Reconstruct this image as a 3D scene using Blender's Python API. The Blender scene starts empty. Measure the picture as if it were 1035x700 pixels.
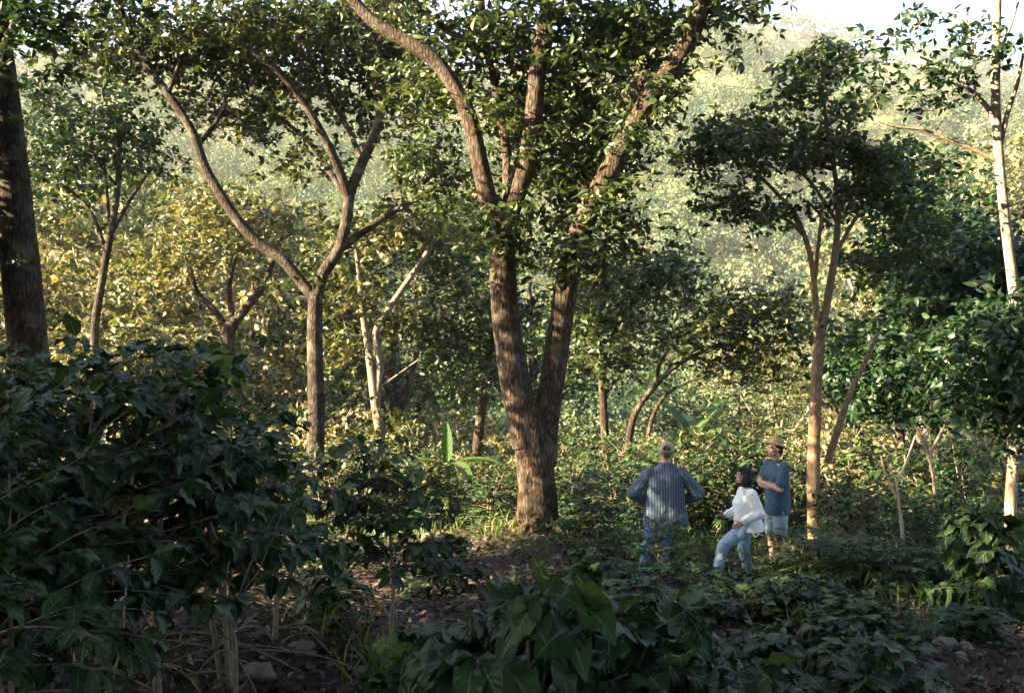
import bpy, math, random
import numpy as np
from mathutils import Vector, Matrix, noise as mnoise

SC = bpy.context.scene
COL = SC.collection
PI = math.pi
CAM_Z = 1.6
F = 1006.0
rad = math.radians

# ------------------------------------------------------------------ terrain
GY = np.array([-400., -60, -20, 0, 8, 18, 24, 32, 60, 120, 170, 3000])
GZv = np.array([14., 5.0, 1.8, 0, -0.84, -1.85, -2.7, -4.2, -6.8, -9, -10, -12])
R1X = np.array([-600., 0, 200, 370, 520, 600, 680, 720, 760, 830, 880, 960, 1035, 1700])
R1Y = np.array([60., 84, 78, 92, 80, 55, 36, 34, 52, 92, 112, 126, 118, 90])
R2X = np.array([-600., 300, 700, 760, 850, 890, 940, 1000, 1100, 1700])
R2Y = np.array([70., 92, 40, 42, 58, 80, 62, 58, 62, 70])


def smooth(t):
    t = np.clip(t, 0, 1)
    return t * t * (3 - 2 * t)


def wav(x, y, s, seed):
    return (np.sin(x * s + seed) * np.cos(y * s * 1.13 + seed * 1.7)
            + .5 * np.sin(x * s * 2.1 + y * s * 1.3 + seed * 2.3)
            + .35 * np.cos(y * s * 3.3 - x * s * 1.9 + seed * .6))


def gz(x, y):
    x = np.asarray(x, float); y = np.asarray(y, float)
    z = np.interp(y, GY, GZv)
    z = z + .05 * wav(x, y, .9, 1.0) * smooth((y + 30) / 30) * (y < 200)
    z = z + .36 * np.exp(-(((x - .4) / 2.2) ** 2 + ((y - 15.6) / 1.7) ** 2))
    z = z - .12 * np.exp(-(((x - 2.7) / 1.6) ** 2 + ((y - 13.4) / 1.2) ** 2))
    z = z - .055 * np.clip(x - 2.0, 0, 12) * smooth((y + 2) / 6) * (1 - smooth((y - 16) / 20))
    z = z + .10 * np.clip(-x - 1.0, 0, 14) * smooth((y + 2) / 6) * (1 - smooth((y - 10) / 25))
    yy = np.maximum(y, 1.0)
    px = np.clip(x / yy * F + 517.5, -600, 1700)
    r1 = CAM_Z + (350 - np.interp(px, R1X, R1Y)) / F * 490.
    r2 = CAM_Z + (350 - np.interp(px, R2X, R2Y)) / F * 860.
    t1 = smooth((y - 130) / 430.) * .45 + .55 * np.clip((y - 150) / 340., 0, 1)
    h1 = (r1 + 10) * np.clip(t1, 0, 1)
    h1 = h1 * (1 - .75 * smooth((y - 515) / 130.))
    h2 = (r2 + 10) * smooth((y - 640) / 220.) * (1 - .3 * smooth((y - 860) / 500))
    hh = np.maximum(h1, h2)
    amp = smooth((y - 170) / 200.)
    hh = hh + amp * (15 * wav(x, y, .0125, 2.) + 4 * wav(x, y, .045, 5.)) * (1 - .75 * smooth((y - 380) / 110) * (1 - smooth((y - 520) / 60)))
    return z + hh * (y > 100)


def gzf(x, y):
    return float(gz(np.array([x]), np.array([y]))[0])


def P(px, py, d):
    return np.array([(px - 517.5) / F * d, d, CAM_Z - (py - 350) / F * d])


def X_at(px, d):
    return (px - 517.5) / F * d


# ------------------------------------------------------------------ mesh building
class Geo:
    def __init__(s):
        s.v = []; s.f = {}; s.n = 0; s.a = {}; s.uv = {}

    def add(s, v, faces, rnd=None, uv=None):
        """faces: dict k->(n,k) int array; rnd: dict k->per-face value; uv dict k->(n,k,2)"""
        v = np.asarray(v, float)
        for k, fa in faces.items():
            fa = np.asarray(fa, np.int64).reshape(-1, k)
            s.f.setdefault(k, []).append(fa + s.n)
            s.a.setdefault(k, []).append(np.zeros(len(fa)) if rnd is None else np.asarray(rnd[k], float))
            s.uv.setdefault(k, []).append(np.zeros((len(fa), k, 2)) if uv is None else uv[k])
        s.v.append(v); s.n += len(v)

    def mesh(s, name, mat, smooth_sh=True, want_uv=False):
        me = bpy.data.meshes.new(name)
        v = np.concatenate(s.v) if s.v else np.zeros((0, 3))
        me.vertices.add(len(v)); me.vertices.foreach_set('co', v.astype(np.float32).ravel())
        loops = []; starts = []; rn = []; uvs = []; off = 0
        for k in sorted(s.f):
            fa = np.concatenate(s.f[k])
            loops.append(fa.ravel()); starts.append(off + np.arange(len(fa)) * k); off += fa.size
            rn.append(np.concatenate(s.a[k])); uvs.append(np.concatenate(s.uv[k]).reshape(-1, 2))
        lo = np.concatenate(loops); st = np.concatenate(starts)
        me.loops.add(len(lo)); me.loops.foreach_set('vertex_index', lo.astype(np.int32))
        me.polygons.add(len(st)); me.polygons.foreach_set('loop_start', st.astype(np.int32))
        if smooth_sh:
            me.polygons.foreach_set('use_smooth', np.ones(len(st), bool))
        at = me.attributes.new('rnd', 'FLOAT', 'FACE')
        at.data.foreach_set('value', np.concatenate(rn).astype(np.float32))
        if want_uv:
            uvl = me.uv_layers.new(name='UVMap')
            uvl.data.foreach_set('uv', np.concatenate(uvs).astype(np.float32).ravel())
        me.update(calc_edges=True)
        me.materials.append(mat)
        return me

    def obj(s, name, mat, parent=None, **kw):
        return link(name, s.mesh(name, mat, **kw), parent)


def link(name, me, parent=None):
    o = bpy.data.objects.new(name, me)
    COL.objects.link(o)
    if parent is not None:
        o.parent = parent
    return o


def tag(o, label=None, cat=None, group=None, kind=None):
    if label: o['label'] = label
    if cat: o['category'] = cat
    if group: o['group'] = group
    if kind: o['kind'] = kind
    return o


def empty(name, loc=(0, 0, 0), rz=0):
    o = bpy.data.objects.new(name, None)
    o.empty_display_size = .2
    COL.objects.link(o)
    o.location = loc; o.rotation_euler = (0, 0, rz)
    return o


def copy_tree(o, parent=None):
    c = o.copy(); COL.objects.link(c)
    if parent is not None: c.parent = parent
    for ch in list(o.children):
        copy_tree(ch, c)
    return c


def norm(a):
    a = np.asarray(a, float)
    return a / np.maximum(np.linalg.norm(a, axis=-1, keepdims=True), 1e-9)


def catmull(pts, vals, m):
    pts = np.asarray(pts, float); vals = np.asarray(vals, float)
    n = len(pts)
    if n == 2:
        t = np.linspace(0, 1, m + 1)[:, None]
        return pts[0] * (1 - t) + pts[1] * t, vals[0] * (1 - t[:, 0]) + vals[1] * t[:, 0]
    ext = np.vstack([2 * pts[0] - pts[1], pts, 2 * pts[-1] - pts[-2]])
    out = []; ov = []
    for i in range(n - 1):
        p0, p1, p2, p3 = ext[i:i + 4]
        for t in np.arange(m) / m:
            out.append(.5 * ((2 * p1) + (-p0 + p2) * t + (2 * p0 - 5 * p1 + 4 * p2 - p3) * t * t + (-p0 + 3 * p1 - 3 * p2 + p3) * t ** 3))
            ov.append(vals[i] * (1 - t) + vals[i + 1] * t)
    out.append(pts[-1]); ov.append(vals[-1])
    return np.array(out), np.array(ov)


def tube(geo, pts, radii, sides=8, sub=4, bump=0.0, seed=0, rnd=.5, knots=0.0):
    c, r = catmull(pts, radii, sub)
    n = len(c)
    tg = np.gradient(c, axis=0); tg = norm(tg)
    ref = np.array([0., 1, 0]) if abs(tg[0][1]) < .9 else np.array([1., 0, 0])
    u = norm(np.cross(tg[0], ref)); ring = []
    ang = np.arange(sides) / sides * 2 * PI
    for i in range(n):
        u = u - tg[i] * np.dot(u, tg[i]); u = norm(u)
        w = np.cross(tg[i], u)
        rr = np.full(sides, r[i])
        if bump > 0:
            for k in range(sides):
                q = Vector((math.cos(ang[k]) * 2.2 + seed, math.sin(ang[k]) * 2.2, c[i][2] * 1.3 + seed))
                q2 = Vector((math.cos(ang[k]) * 6 + seed, math.sin(ang[k]) * 6, c[i][2] * 2.5))
                rr[k] *= 1 + bump * (mnoise.noise(q) + .6 * mnoise.noise(q2))
        ring.append(c[i] + rr[:, None] * (np.cos(ang)[:, None] * u + np.sin(ang)[:, None] * w))
    v = np.concatenate(ring + [c[-1:] + tg[-1:] * r[-1] * .6])
    i0 = (np.arange(n - 1)[:, None] * sides + np.arange(sides)[None, :]).ravel()
    i1 = (np.arange(n - 1)[:, None] * sides + (np.arange(sides)[None, :] + 1) % sides).ravel()
    q = np.stack([i0, i1, i1 + sides, i0 + sides], 1)
    k = np.arange(sides); b = (n - 1) * sides
    t = np.stack([b + k, b + (k + 1) % sides, np.full(sides, n * sides)], 1)
    geo.add(v, {4: q, 3: t}, {4: np.full(len(q), rnd), 3: np.full(len(t), rnd)})
    return c, r


# leaf templates ------------------------------------------------------
def tpl_diamond():
    v = np.array([(0, 0, 0), (-.27, .45, .07), (0, 1, -.1), (.27, .45, .07)], float)
    return dict(v=v, f={3: np.array([(0, 3, 2), (0, 2, 1)])}, uv={3: np.zeros((2, 3, 2))})


def tpl_leaf():
    v = np.array([(0, 0, 0), (-.2, .28, .06), (0, .28, 0), (.2, .28, .06), (-.19, .62, .02), (0, .62, -.05), (.19, .62, .02), (0, 1, -.2)], float)
    return dict(v=v, f={3: np.array([(0, 3, 2), (0, 2, 1), (4, 5, 7), (5, 6, 7)]), 4: np.array([(1, 2, 5, 4), (2, 3, 6, 5)])},
                uv={3: np.zeros((4, 3, 2)), 4: np.zeros((2, 4, 2))})


def tpl_blade(rows=7, cols=3, width=.21, curve=.28, wave=.035, fold=.05, tip=1.0, seed=0):
    t = np.linspace(0, 1, rows)
    prof = np.sin(PI * np.clip(t, 0, 1) ** .85) ** .85 * (1 - .25 * t ** 4)
    prof[0] = .06; prof[-1] = .015
    s = np.linspace(-1, 1, cols)
    T, S = np.meshgrid(t, s, indexing='ij')
    W = width * prof[:, None]
    x = S * W
    y = T - .1 * T ** 3
    z = -curve * T ** 2 + fold * np.abs(S) ** 1.3 * prof[:, None] + wave * np.abs(S) * np.sin(T * 17 + S * 1.3 + seed) * prof[:, None]
    v = np.stack([x, y, z], -1).reshape(-1, 3)
    q = []; uv = []
    for i in range(rows - 1):
        for j in range(cols - 1):
            a = i * cols + j
            q.append((a, a + 1, a + cols + 1, a + cols))
            uv.append([(j / (cols - 1), t[i]), ((j + 1) / (cols - 1), t[i]), ((j + 1) / (cols - 1), t[i + 1]), (j / (cols - 1), t[i + 1])])
    return dict(v=v, f={4: np.array(q)}, uv={4: np.array(uv)})


DIA = tpl_diamond(); LEAF = tpl_leaf()
COFFEE = tpl_blade(6, 3); COFFEE_BROAD = tpl_blade(13, 5, wave=.06, width=.31, curve=.36)
COFFEE_NEAR = tpl_blade(13, 5, wave=.05, width=.23)


def leaves(geo, tpl, pos, axis, nrm, size, rnd, wid=None):
    n = len(pos)
    if n == 0: return
    axis = norm(axis); nrm = np.asarray(nrm, float)
    nrm = norm(nrm - axis * np.sum(axis * nrm, -1, keepdims=True))
    side = np.cross(axis, nrm)
    tv = tpl['v']; m = len(tv)
    size = np.asarray(size, float)
    wid = np.ones(n) if wid is None else wid
    V = pos[:, None, :] + size[:, None, None] * (tv[None, :, 0:1] * wid[:, None, None] * side[:, None, :] + tv[None, :, 1:2] * axis[:, None, :] + tv[None, :, 2:3] * nrm[:, None, :])
    faces = {}; rr = {}; uv = {}
    for k, fa in tpl['f'].items():
        faces[k] = (fa[None] + (np.arange(n) * m)[:, None, None]).reshape(-1, k)
        rr[k] = np.repeat(rnd, len(fa))
        uv[k] = np.tile(tpl['uv'][k], (n, 1, 1))
    geo.add(V.reshape(-1, 3), faces, rr, uv)


# ------------------------------------------------------------------ materials
def new_mat(name):
    m = bpy.data.materials.new(name); m.use_nodes = True
    nt = m.node_tree; nt.nodes.clear()
    out = nt.nodes.new('ShaderNodeOutputMaterial')
    return m, nt, out


def ramp(nt, stops, interp='LINEAR'):
    r = nt.nodes.new('ShaderNodeValToRGB'); r.color_ramp.interpolation = interp
    e = r.color_ramp.elements
    while len(e) < len(stops): e.new(.5)
    for i, (p, c) in enumerate(stops):
        e[i].position = p; e[i].color = (*c, 1)
    return r


def leaf_mat(name, cols, rough=.5, trans=.4, spec=.4, veins=False, tcol=(1.5, 1.45, .5), jitter=.12):
    m, nt, out = new_mat(name); N = nt.nodes; L = nt.links
    a = N.new('ShaderNodeAttribute'); a.attribute_name = 'rnd'
    r = ramp(nt, [(i / (len(cols) - 1), c) for i, c in enumerate(cols)])
    L.new(a.outputs['Fac'], r.inputs[0])
    oi = N.new('ShaderNodeObjectInfo')
    hsv = N.new('ShaderNodeHueSaturation')
    mr = N.new('ShaderNodeMapRange'); mr.inputs['To Min'].default_value = .5 - .022; mr.inputs['To Max'].default_value = .5 + .014
    L.new(oi.outputs['Random'], mr.inputs['Value']); L.new(mr.outputs[0], hsv.inputs['Hue'])
    mv = N.new('ShaderNodeMapRange'); mv.inputs['To Min'].default_value = 1 - jitter; mv.inputs['To Max'].default_value = 1 + jitter
    L.new(oi.outputs['Random'], mv.inputs['Value']); L.new(mv.outputs[0], hsv.inputs['Value'])
    L.new(r.outputs[0], hsv.inputs['Color'])
    col = hsv.outputs[0]
    p = N.new('ShaderNodeBsdfPrincipled')
    p.inputs['Roughness'].default_value = rough
    p.inputs['Specular IOR Level'].default_value = spec
    if veins:
        uv = N.new('ShaderNodeUVMap'); uv.uv_map = 'UVMap'
        sx = N.new('ShaderNodeSeparateXYZ'); L.new(uv.outputs[0], sx.inputs[0])

        def mth(op, x, y=None):
            n = N.new('ShaderNodeMath'); n.operation = op
            for i, q in enumerate((x, y)):
                if q is None: continue
                if isinstance(q, (int, float)): n.inputs[i].default_value = q
                else: L.new(q, n.inputs[i])
            return n.outputs[0]
        d = mth('ABSOLUTE', mth('SUBTRACT', sx.outputs[0], .5))
        ph = mth('MULTIPLY', mth('SUBTRACT', sx.outputs[1], mth('MULTIPLY', d, .45)), 50.)
        w = mth('SINE', ph)
        rib = mth('LESS_THAN', d, .035)
        hgt = mth('SUBTRACT', w, mth('MULTIPLY', rib, 1.6))
        b = N.new('ShaderNodeBump'); b.inputs['Strength'].default_value = .22; b.inputs['Distance'].default_value = .005
        L.new(hgt, b.inputs['Height']); L.new(b.outputs[0], p.inputs['Normal'])
        mx = N.new('ShaderNodeMix'); mx.data_type = 'RGBA'
        L.new(mth('MULTIPLY', rib, .55), mx.inputs['Factor']); L.new(col, mx.inputs['A'])
        mx.inputs['B'].default_value = (.16, .2, .07, 1)
        col = mx.outputs['Result']
    L.new(col, p.inputs['Base Color'])
    tr = N.new('ShaderNodeBsdfTranslucent')
    tm = N.new('ShaderNodeMix'); tm.data_type = 'RGBA'; tm.blend_type = 'MULTIPLY'; tm.inputs['Factor'].default_value = 1
    L.new(col, tm.inputs['A']); tm.inputs['B'].default_value = (*tcol, 1)
    L.new(tm.outputs['Result'], tr.inputs['Color'])
    ms = N.new('ShaderNodeMixShader'); ms.inputs[0].default_value = trans
    L.new(p.outputs[0], ms.inputs[1]); L.new(tr.outputs[0], ms.inputs[2])
    L.new(ms.outputs[0], out.inputs['Surface'])
    return m


def bark_mat(name, c1, c2, c3, scale=1.0, bump=.9, dist=.03, lichen=.25):
    m, nt, out = new_mat(name); N = nt.nodes; L = nt.links
    tc = N.new('ShaderNodeTexCoord'); mp = N.new('ShaderNodeMapping')
    mp.inputs['Scale'].default_value = (20 * scale, 20 * scale, 6.5 * scale)
    L.new(tc.outputs['Object'], mp.inputs['Vector'])
    v = N.new('ShaderNodeTexVoronoi'); v.inputs['Scale'].default_value = 1.5; v.feature = 'DISTANCE_TO_EDGE'
    nz = N.new('ShaderNodeTexNoise'); nz.inputs['Scale'].default_value = 1.7; nz.inputs['Detail'].default_value = 9; nz.inputs['Roughness'].default_value = .75
    L.new(mp.outputs[0], nz.inputs['Vector'])
    va = N.new('ShaderNodeMixRGB'); va.inputs[0].default_value = .4
    L.new(mp.outputs[0], va.inputs[1]); L.new(nz.outputs['Color'], va.inputs[2]); L.new(va.outputs[0], v.inputs['Vector'])
    add = N.new('ShaderNodeMath'); add.operation = 'ADD'
    vc = N.new('ShaderNodeMath'); vc.operation = 'MINIMUM'; vc.inputs[1].default_value = .3; L.new(v.outputs['Distance'], vc.inputs[0])
    L.new(vc.outputs[0], add.inputs[0]); L.new(nz.outputs[0], add.inputs[1])
    r = ramp(nt, [(.42, c1), (.66, c2), (.95, c3)])
    h = N.new('ShaderNodeMath'); h.operation = 'MULTIPLY'; h.inputs[1].default_value = 1.0
    L.new(add.outputs[0], h.inputs[0]); L.new(h.outputs[0], r.inputs[0])
    n2 = N.new('ShaderNodeTexNoise'); n2.inputs['Scale'].default_value = 4.5; n2.inputs['Detail'].default_value = 5
    L.new(tc.outputs['Object'], n2.inputs['Vector'])
    r2 = ramp(nt, [(.5, (0, 0, 0)), (.68, (1, 1, 1))]); L.new(n2.outputs[0], r2.inputs[0])
    lm = N.new('ShaderNodeMath'); lm.operation = 'MULTIPLY'; lm.inputs[1].default_value = lichen; L.new(r2.outputs[0], lm.inputs[0])
    mx = N.new('ShaderNodeMix'); mx.data_type = 'RGBA'
    L.new(lm.outputs[0], mx.inputs['Factor']); L.new(r.outputs[0], mx.inputs['A']); mx.inputs['B'].default_value = (.3, .3, .25, 1)
    p = N.new('ShaderNodeBsdfPrincipled'); p.inputs['Roughness'].default_value = .88; p.inputs['Specular IOR Level'].default_value = .2
    L.new(mx.outputs['Result'], p.inputs['Base Color'])
    b = N.new('ShaderNodeBump'); b.inputs['Strength'].default_value = bump; b.inputs['Distance'].default_value = dist
    L.new(add.outputs[0], b.inputs['Height']); L.new(b.outputs[0], p.inputs['Normal'])
    L.new(p.outputs[0], out.inputs['Surface'])
    return m


def simple_mat(name, col, rough=.7, var=.15, nscale=30, bump=.2, bdist=.004, spec=.3, sss=0):
    m, nt, out = new_mat(name); N = nt.nodes; L = nt.links
    tc = N.new('ShaderNodeTexCoord')
    nz = N.new('ShaderNodeTexNoise'); nz.inputs['Scale'].default_value = nscale; nz.inputs['Detail'].default_value = 4
    L.new(tc.outputs['Object'], nz.inputs['Vector'])
    r = ramp(nt, [(.3, tuple(c * (1 - var) for c in col)), (.7, tuple(min(1, c * (1 + var)) for c in col))])
    L.new(nz.outputs[0], r.inputs[0])
    p = N.new('ShaderNodeBsdfPrincipled'); p.inputs['Roughness'].default_value = rough; p.inputs['Specular IOR Level'].default_value = spec
    L.new(r.outputs[0], p.inputs['Base Color'])
    if bump:
        b = N.new('ShaderNodeBump'); b.inputs['Strength'].default_value = bump; b.inputs['Distance'].default_value = bdist
        L.new(nz.outputs[0], b.inputs['Height']); L.new(b.outputs[0], p.inputs['Normal'])
    L.new(p.outputs[0], out.inputs['Surface'])
    return m


M = {}
M['coffee'] = leaf_mat('coffee_leaf', [(.008, .022, .010), (.013, .036, .014), (.024, .058, .019), (.038, .078, .024), (.09, .115, .032)], rough=.45, trans=.2, spec=.3)
M['coffee_near'] = leaf_mat('coffee_leaf_near', [(.008, .022, .010), (.013, .036, .014), (.024, .058, .019), (.038, .078, .024), (.09, .115, .032)], rough=.45, trans=.2, spec=.3, veins=True)
M['weed'] = leaf_mat('weed_leaf', [(.012, .04, .016), (.03, .075, .024), (.06, .11, .035), (.10, .14, .05)], rough=.5, trans=.3, spec=.35)
M['broad'] = leaf_mat('broad_leaf', [(.05, .12, .035), (.1, .19, .05), (.16, .24, .09)], rough=.42, trans=.42, spec=.45, veins=True)
M['banana'] = leaf_mat('banana_leaf', [(.03, .075, .022), (.06, .12, .03), (.10, .13, .04)], rough=.45, trans=.4, spec=.4, veins=True)
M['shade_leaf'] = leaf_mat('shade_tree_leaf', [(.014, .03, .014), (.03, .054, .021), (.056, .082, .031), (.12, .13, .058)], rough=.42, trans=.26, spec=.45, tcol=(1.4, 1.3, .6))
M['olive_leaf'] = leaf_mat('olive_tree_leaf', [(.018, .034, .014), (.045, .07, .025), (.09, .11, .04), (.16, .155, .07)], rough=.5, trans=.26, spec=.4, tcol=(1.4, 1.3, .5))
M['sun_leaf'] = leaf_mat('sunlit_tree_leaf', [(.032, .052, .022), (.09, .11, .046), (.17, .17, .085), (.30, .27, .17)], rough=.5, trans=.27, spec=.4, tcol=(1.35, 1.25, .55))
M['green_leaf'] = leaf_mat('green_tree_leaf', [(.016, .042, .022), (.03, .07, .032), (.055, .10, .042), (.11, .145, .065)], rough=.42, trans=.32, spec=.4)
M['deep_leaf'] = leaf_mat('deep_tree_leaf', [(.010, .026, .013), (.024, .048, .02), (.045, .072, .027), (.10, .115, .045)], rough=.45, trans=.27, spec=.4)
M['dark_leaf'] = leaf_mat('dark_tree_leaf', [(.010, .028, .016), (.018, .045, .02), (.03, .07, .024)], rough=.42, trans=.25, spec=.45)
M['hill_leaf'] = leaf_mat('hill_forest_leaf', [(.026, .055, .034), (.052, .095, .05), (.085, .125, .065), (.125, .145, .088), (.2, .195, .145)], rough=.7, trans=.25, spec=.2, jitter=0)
M['bark'] = bark_mat('rough_bark', (.016, .011, .008), (.07, .048, .035), (.17, .125, .09), bump=1, dist=.06)
M['bark_dark'] = bark_mat('dark_bark', (.012, .009, .007), (.038, .028, .022), (.09, .07, .053))
M['bark_pale'] = bark_mat('pale_bark', (.12, .095, .07), (.25, .205, .155), (.38, .33, .26), bump=.5, dist=.015, lichen=.4)
M['bark_grey'] = bark_mat('grey_bark', (.08, .066, .05), (.17, .145, .11), (.28, .24, .19), bump=.6, dist=.02, lichen=.4)
M['bark_tan'] = bark_mat('tan_bark', (.09, .06, .038), (.2, .135, .085), (.3, .215, .14), bump=.4, dist=.012, lichen=.15)
M['twig'] = simple_mat('twig_bark', (.13, .105, .075), .85, .3, 25)
M['stem'] = simple_mat('coffee_stem', (.17, .14, .10), .8, .3, 40)
M['drystick'] = simple_mat('dry_stick', (.34, .28, .2), .8, .25, 30)
M['rock'] = simple_mat('grey_rock', (.12, .115, .10), .9, .4, 9, .8, .03)


def ground_mat(name):
    m, nt, out = new_mat(name); N = nt.nodes; L = nt.links
    tc = N.new('ShaderNodeTexCoord')
    n1 = N.new('ShaderNodeTexNoise'); n1.inputs['Scale'].default_value = 9; n1.inputs['Detail'].default_value = 10; n1.inputs['Roughness'].default_value = .75
    n2 = N.new('ShaderNodeTexNoise'); n2.inputs['Scale'].default_value = .5; n2.inputs['Detail'].default_value = 6
    for n in (n1, n2): L.new(tc.outputs['Object'], n.inputs['Vector'])
    r1 = ramp(nt, [(.3, (.022, .016, .012)), (.5, (.05, .038, .029)), (.72, (.10, .08, .064))]); L.new(n1.outputs[0], r1.inputs[0])
    r3 = ramp(nt, [(.3, (.02, .035, .012)), (.7, (.07, .085, .03))]); L.new(n1.outputs[0], r3.inputs[0])
    r2 = ramp(nt, [(.52, (0, 0, 0)), (.66, (1, 1, 1))]); L.new(n2.outputs[0], r2.inputs[0])
    mx = N.new('ShaderNodeMix'); mx.data_type = 'RGBA'
    L.new(r2.outputs[0], mx.inputs['Factor']); L.new(r1.outputs[0], mx.inputs['A']); L.new(r3.outputs[0], mx.inputs['B'])
    p = N.new('ShaderNodeBsdfPrincipled'); p.inputs['Roughness'].default_value = .95; p.inputs['Specular IOR Level'].default_value = .15
    L.new(mx.outputs['Result'], p.inputs['Base Color'])
    b = N.new('ShaderNodeBump'); b.inputs['Strength'].default_value = 1; b.inputs['Distance'].default_value = .05
    L.new(n1.outputs[0], b.inputs['Height']); L.new(b.outputs[0], p.inputs['Normal'])
    L.new(p.outputs[0], out.inputs['Surface'])
    return m


M['ground'] = ground_mat('soil')
M['hill'] = simple_mat('hill_soil', (.10, .105, .045), .95, .4, .05, 0)


def grid(name, xs, ys, mat, kind='structure'):
    XX, YY = np.meshgrid(xs, ys, indexing='ij')
    Z = gz(XX, YY)
    v = np.stack([XX, YY, Z], -1).reshape(-1, 3)
    nx, ny = len(xs), len(ys)
    a = (np.arange(nx - 1)[:, None] * ny + np.arange(ny - 1)[None]).ravel()
    q = np.stack([a, a + ny, a + ny + 1, a + 1], 1)
    g = Geo(); g.add(v, {4: q})
    o = g.obj(name, mat); tag(o, kind=kind)
    return o


near_x = np.concatenate([-np.geomspace(300, 16, 26), np.linspace(-15, 15, 121), np.geomspace(16, 300, 26)])
near_y = np.concatenate([np.linspace(-400, -12, 24), np.linspace(-10, 30, 161), np.geomspace(31, 140, 30)])
grid('ground', near_x, near_y, M['ground'])
grid('hills', np.linspace(-2600, 2600, 261), np.concatenate([np.linspace(139.5, 1300, 150), np.linspace(1330, 3000, 14)]), M['hill'])

# far forest covering the valley and the hillside: reads as one mass
rng = np.random.default_rng(5)


def hill_forest():
    g = Geo()
    pts = []
    for (y0, y1, sp) in ((58, 92, 4.5), (92, 170, 6.5), (170, 300, 7.5), (300, 520, 8.0), (680, 880, 11.0)):
        ys = np.arange(y0, y1, sp)
        for y in ys:
            half0 = (-140 - 517.5) / F * y; half1 = (1180 - 517.5) / F * y
            xs = np.arange(half0, half1, sp)
            pts.append(np.stack([xs + rng.uniform(-.45, .45, len(xs)) * sp, y + rng.uniform(-.5, .5, len(xs)) * sp, np.full(len(xs), sp)], 1))
    pts = np.concatenate(pts)
    keep = rng.random(len(pts)) > .13
    pts = pts[keep]
    z = gz(pts[:, 0], pts[:, 1])
    for i in range(len(pts)):
        x, y, sp = pts[i]
        R = sp * rng.uniform(.36, .85); H = R * rng.uniform(.8, 1.5)
        n = 700 if y < 170 else (430 if y < 300 else (290 if y < 540 else 150))
        u = norm(rng.normal(size=(n, 3))); u[:, 2] = np.abs(u[:, 2]) * 1.1 - .25
        lob = 1 + .28 * np.sin(u[:, 0] * 5 + i) * np.cos(u[:, 1] * 4.3 + i * 2.1)
        p = np.array([x, y, z[i] + H * .9]) + u * np.array([R, R, H]) * lob[:, None] * rng.uniform(.75, 1.06, (n, 1))
        ax = norm(rng.normal(size=(n, 3)) + np.array([0, 0, -.2]))
        nr = norm(u + rng.normal(size=(n, 3)) * .6)
        base = rng.random() ** 1.3
        s = R * rng.uniform(.12, .22, n) * {700: .55, 430: .8, 290: 1, 150: 1.35}[n]
        leaves(g, DIA, p - ax * s[:, None] * .5, ax, nr, s, np.clip(base * .85 + rng.normal(0, .08, n), 0, 1), np.full(n, 1.7))
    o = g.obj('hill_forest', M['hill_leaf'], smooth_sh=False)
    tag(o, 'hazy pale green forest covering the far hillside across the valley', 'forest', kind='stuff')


hill_forest()


# ------------------------------------------------------------------ trees
def sprigs(geo, tpl, centres, n_spr, n_leaf, spread, lsize, rng, flat=.6, shade=None, droop=.15):
    """leaf sprays: every clump centre gets n_spr sprig tips with n_leaf leaves radiating from each"""
    C = np.repeat(centres, n_spr, 0)
    cb = np.repeat(rng.random(len(centres)), n_spr)
    tips = C + rng.normal(size=(len(C), 3)) * spread * np.array([1, 1, flat])
    T = np.repeat(tips, n_leaf, 0); cb = np.repeat(cb, n_leaf)
    n = len(T)
    ax = norm(rng.normal(size=(n, 3)) * np.array([1, 1, .55]) + np.array([0, 0, -droop]))
    nr = norm(np.array([0, 0, .62]) + rng.normal(size=(n, 3)) * .62)
    s = lsize * rng.uniform(.55, 1.2, n)
    rv = np.clip(cb * .55 + rng.random(n) * .45 + rng.normal(0, .05, n), 0, 1)
    leaves(geo, tpl, T + ax * s[:, None] * .12, ax, nr, s, rv, rng.uniform(.8, 1.2, n))
    return tips


def branch_to(geo, targets, nodes, nrad, rng, rmax=.03, sides=4):
    """thin branches from the nearest limb points to the clump centres"""
    dm = np.array([np.min(np.linalg.norm(nodes - t, axis=1)) for t in targets])
    own = list(geo) if isinstance(geo, list) else [geo] * len(nodes)
    nodes = nodes.copy(); nrad = np.asarray(nrad, float).copy()
    for t in np.asarray(targets)[np.argsort(dm)]:
        dv = nodes - t
        dist = np.linalg.norm(dv, axis=1) + np.maximum(dv[:, 2], 0) * 1.5
        j = int(np.argmin(dist)); p = nodes[j]
        L = np.linalg.norm(t - p)
        if L < .08: continue
        r0 = min(max(.006 + .012 * L, .008), rmax, max(nrad[j] * .7, .006))
        mid = p * .5 + t * .5 + np.array([0, 0, -.08 * L]) + rng.normal(size=3) * .07 * L
        c, r = tube(own[j], [p, mid, t], [r0, r0 * .75, r0 * .4], sides, 3)
        nodes = np.vstack([nodes, c[2:]]); nrad = np.concatenate([nrad, r[2:]]); own += [own[j]] * len(c[2:])


def in_blob(c, r, n, rng):
    u = norm(rng.normal(size=(n, 3))) * (rng.random((n, 1)) ** .45)
    return c + u * r


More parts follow.
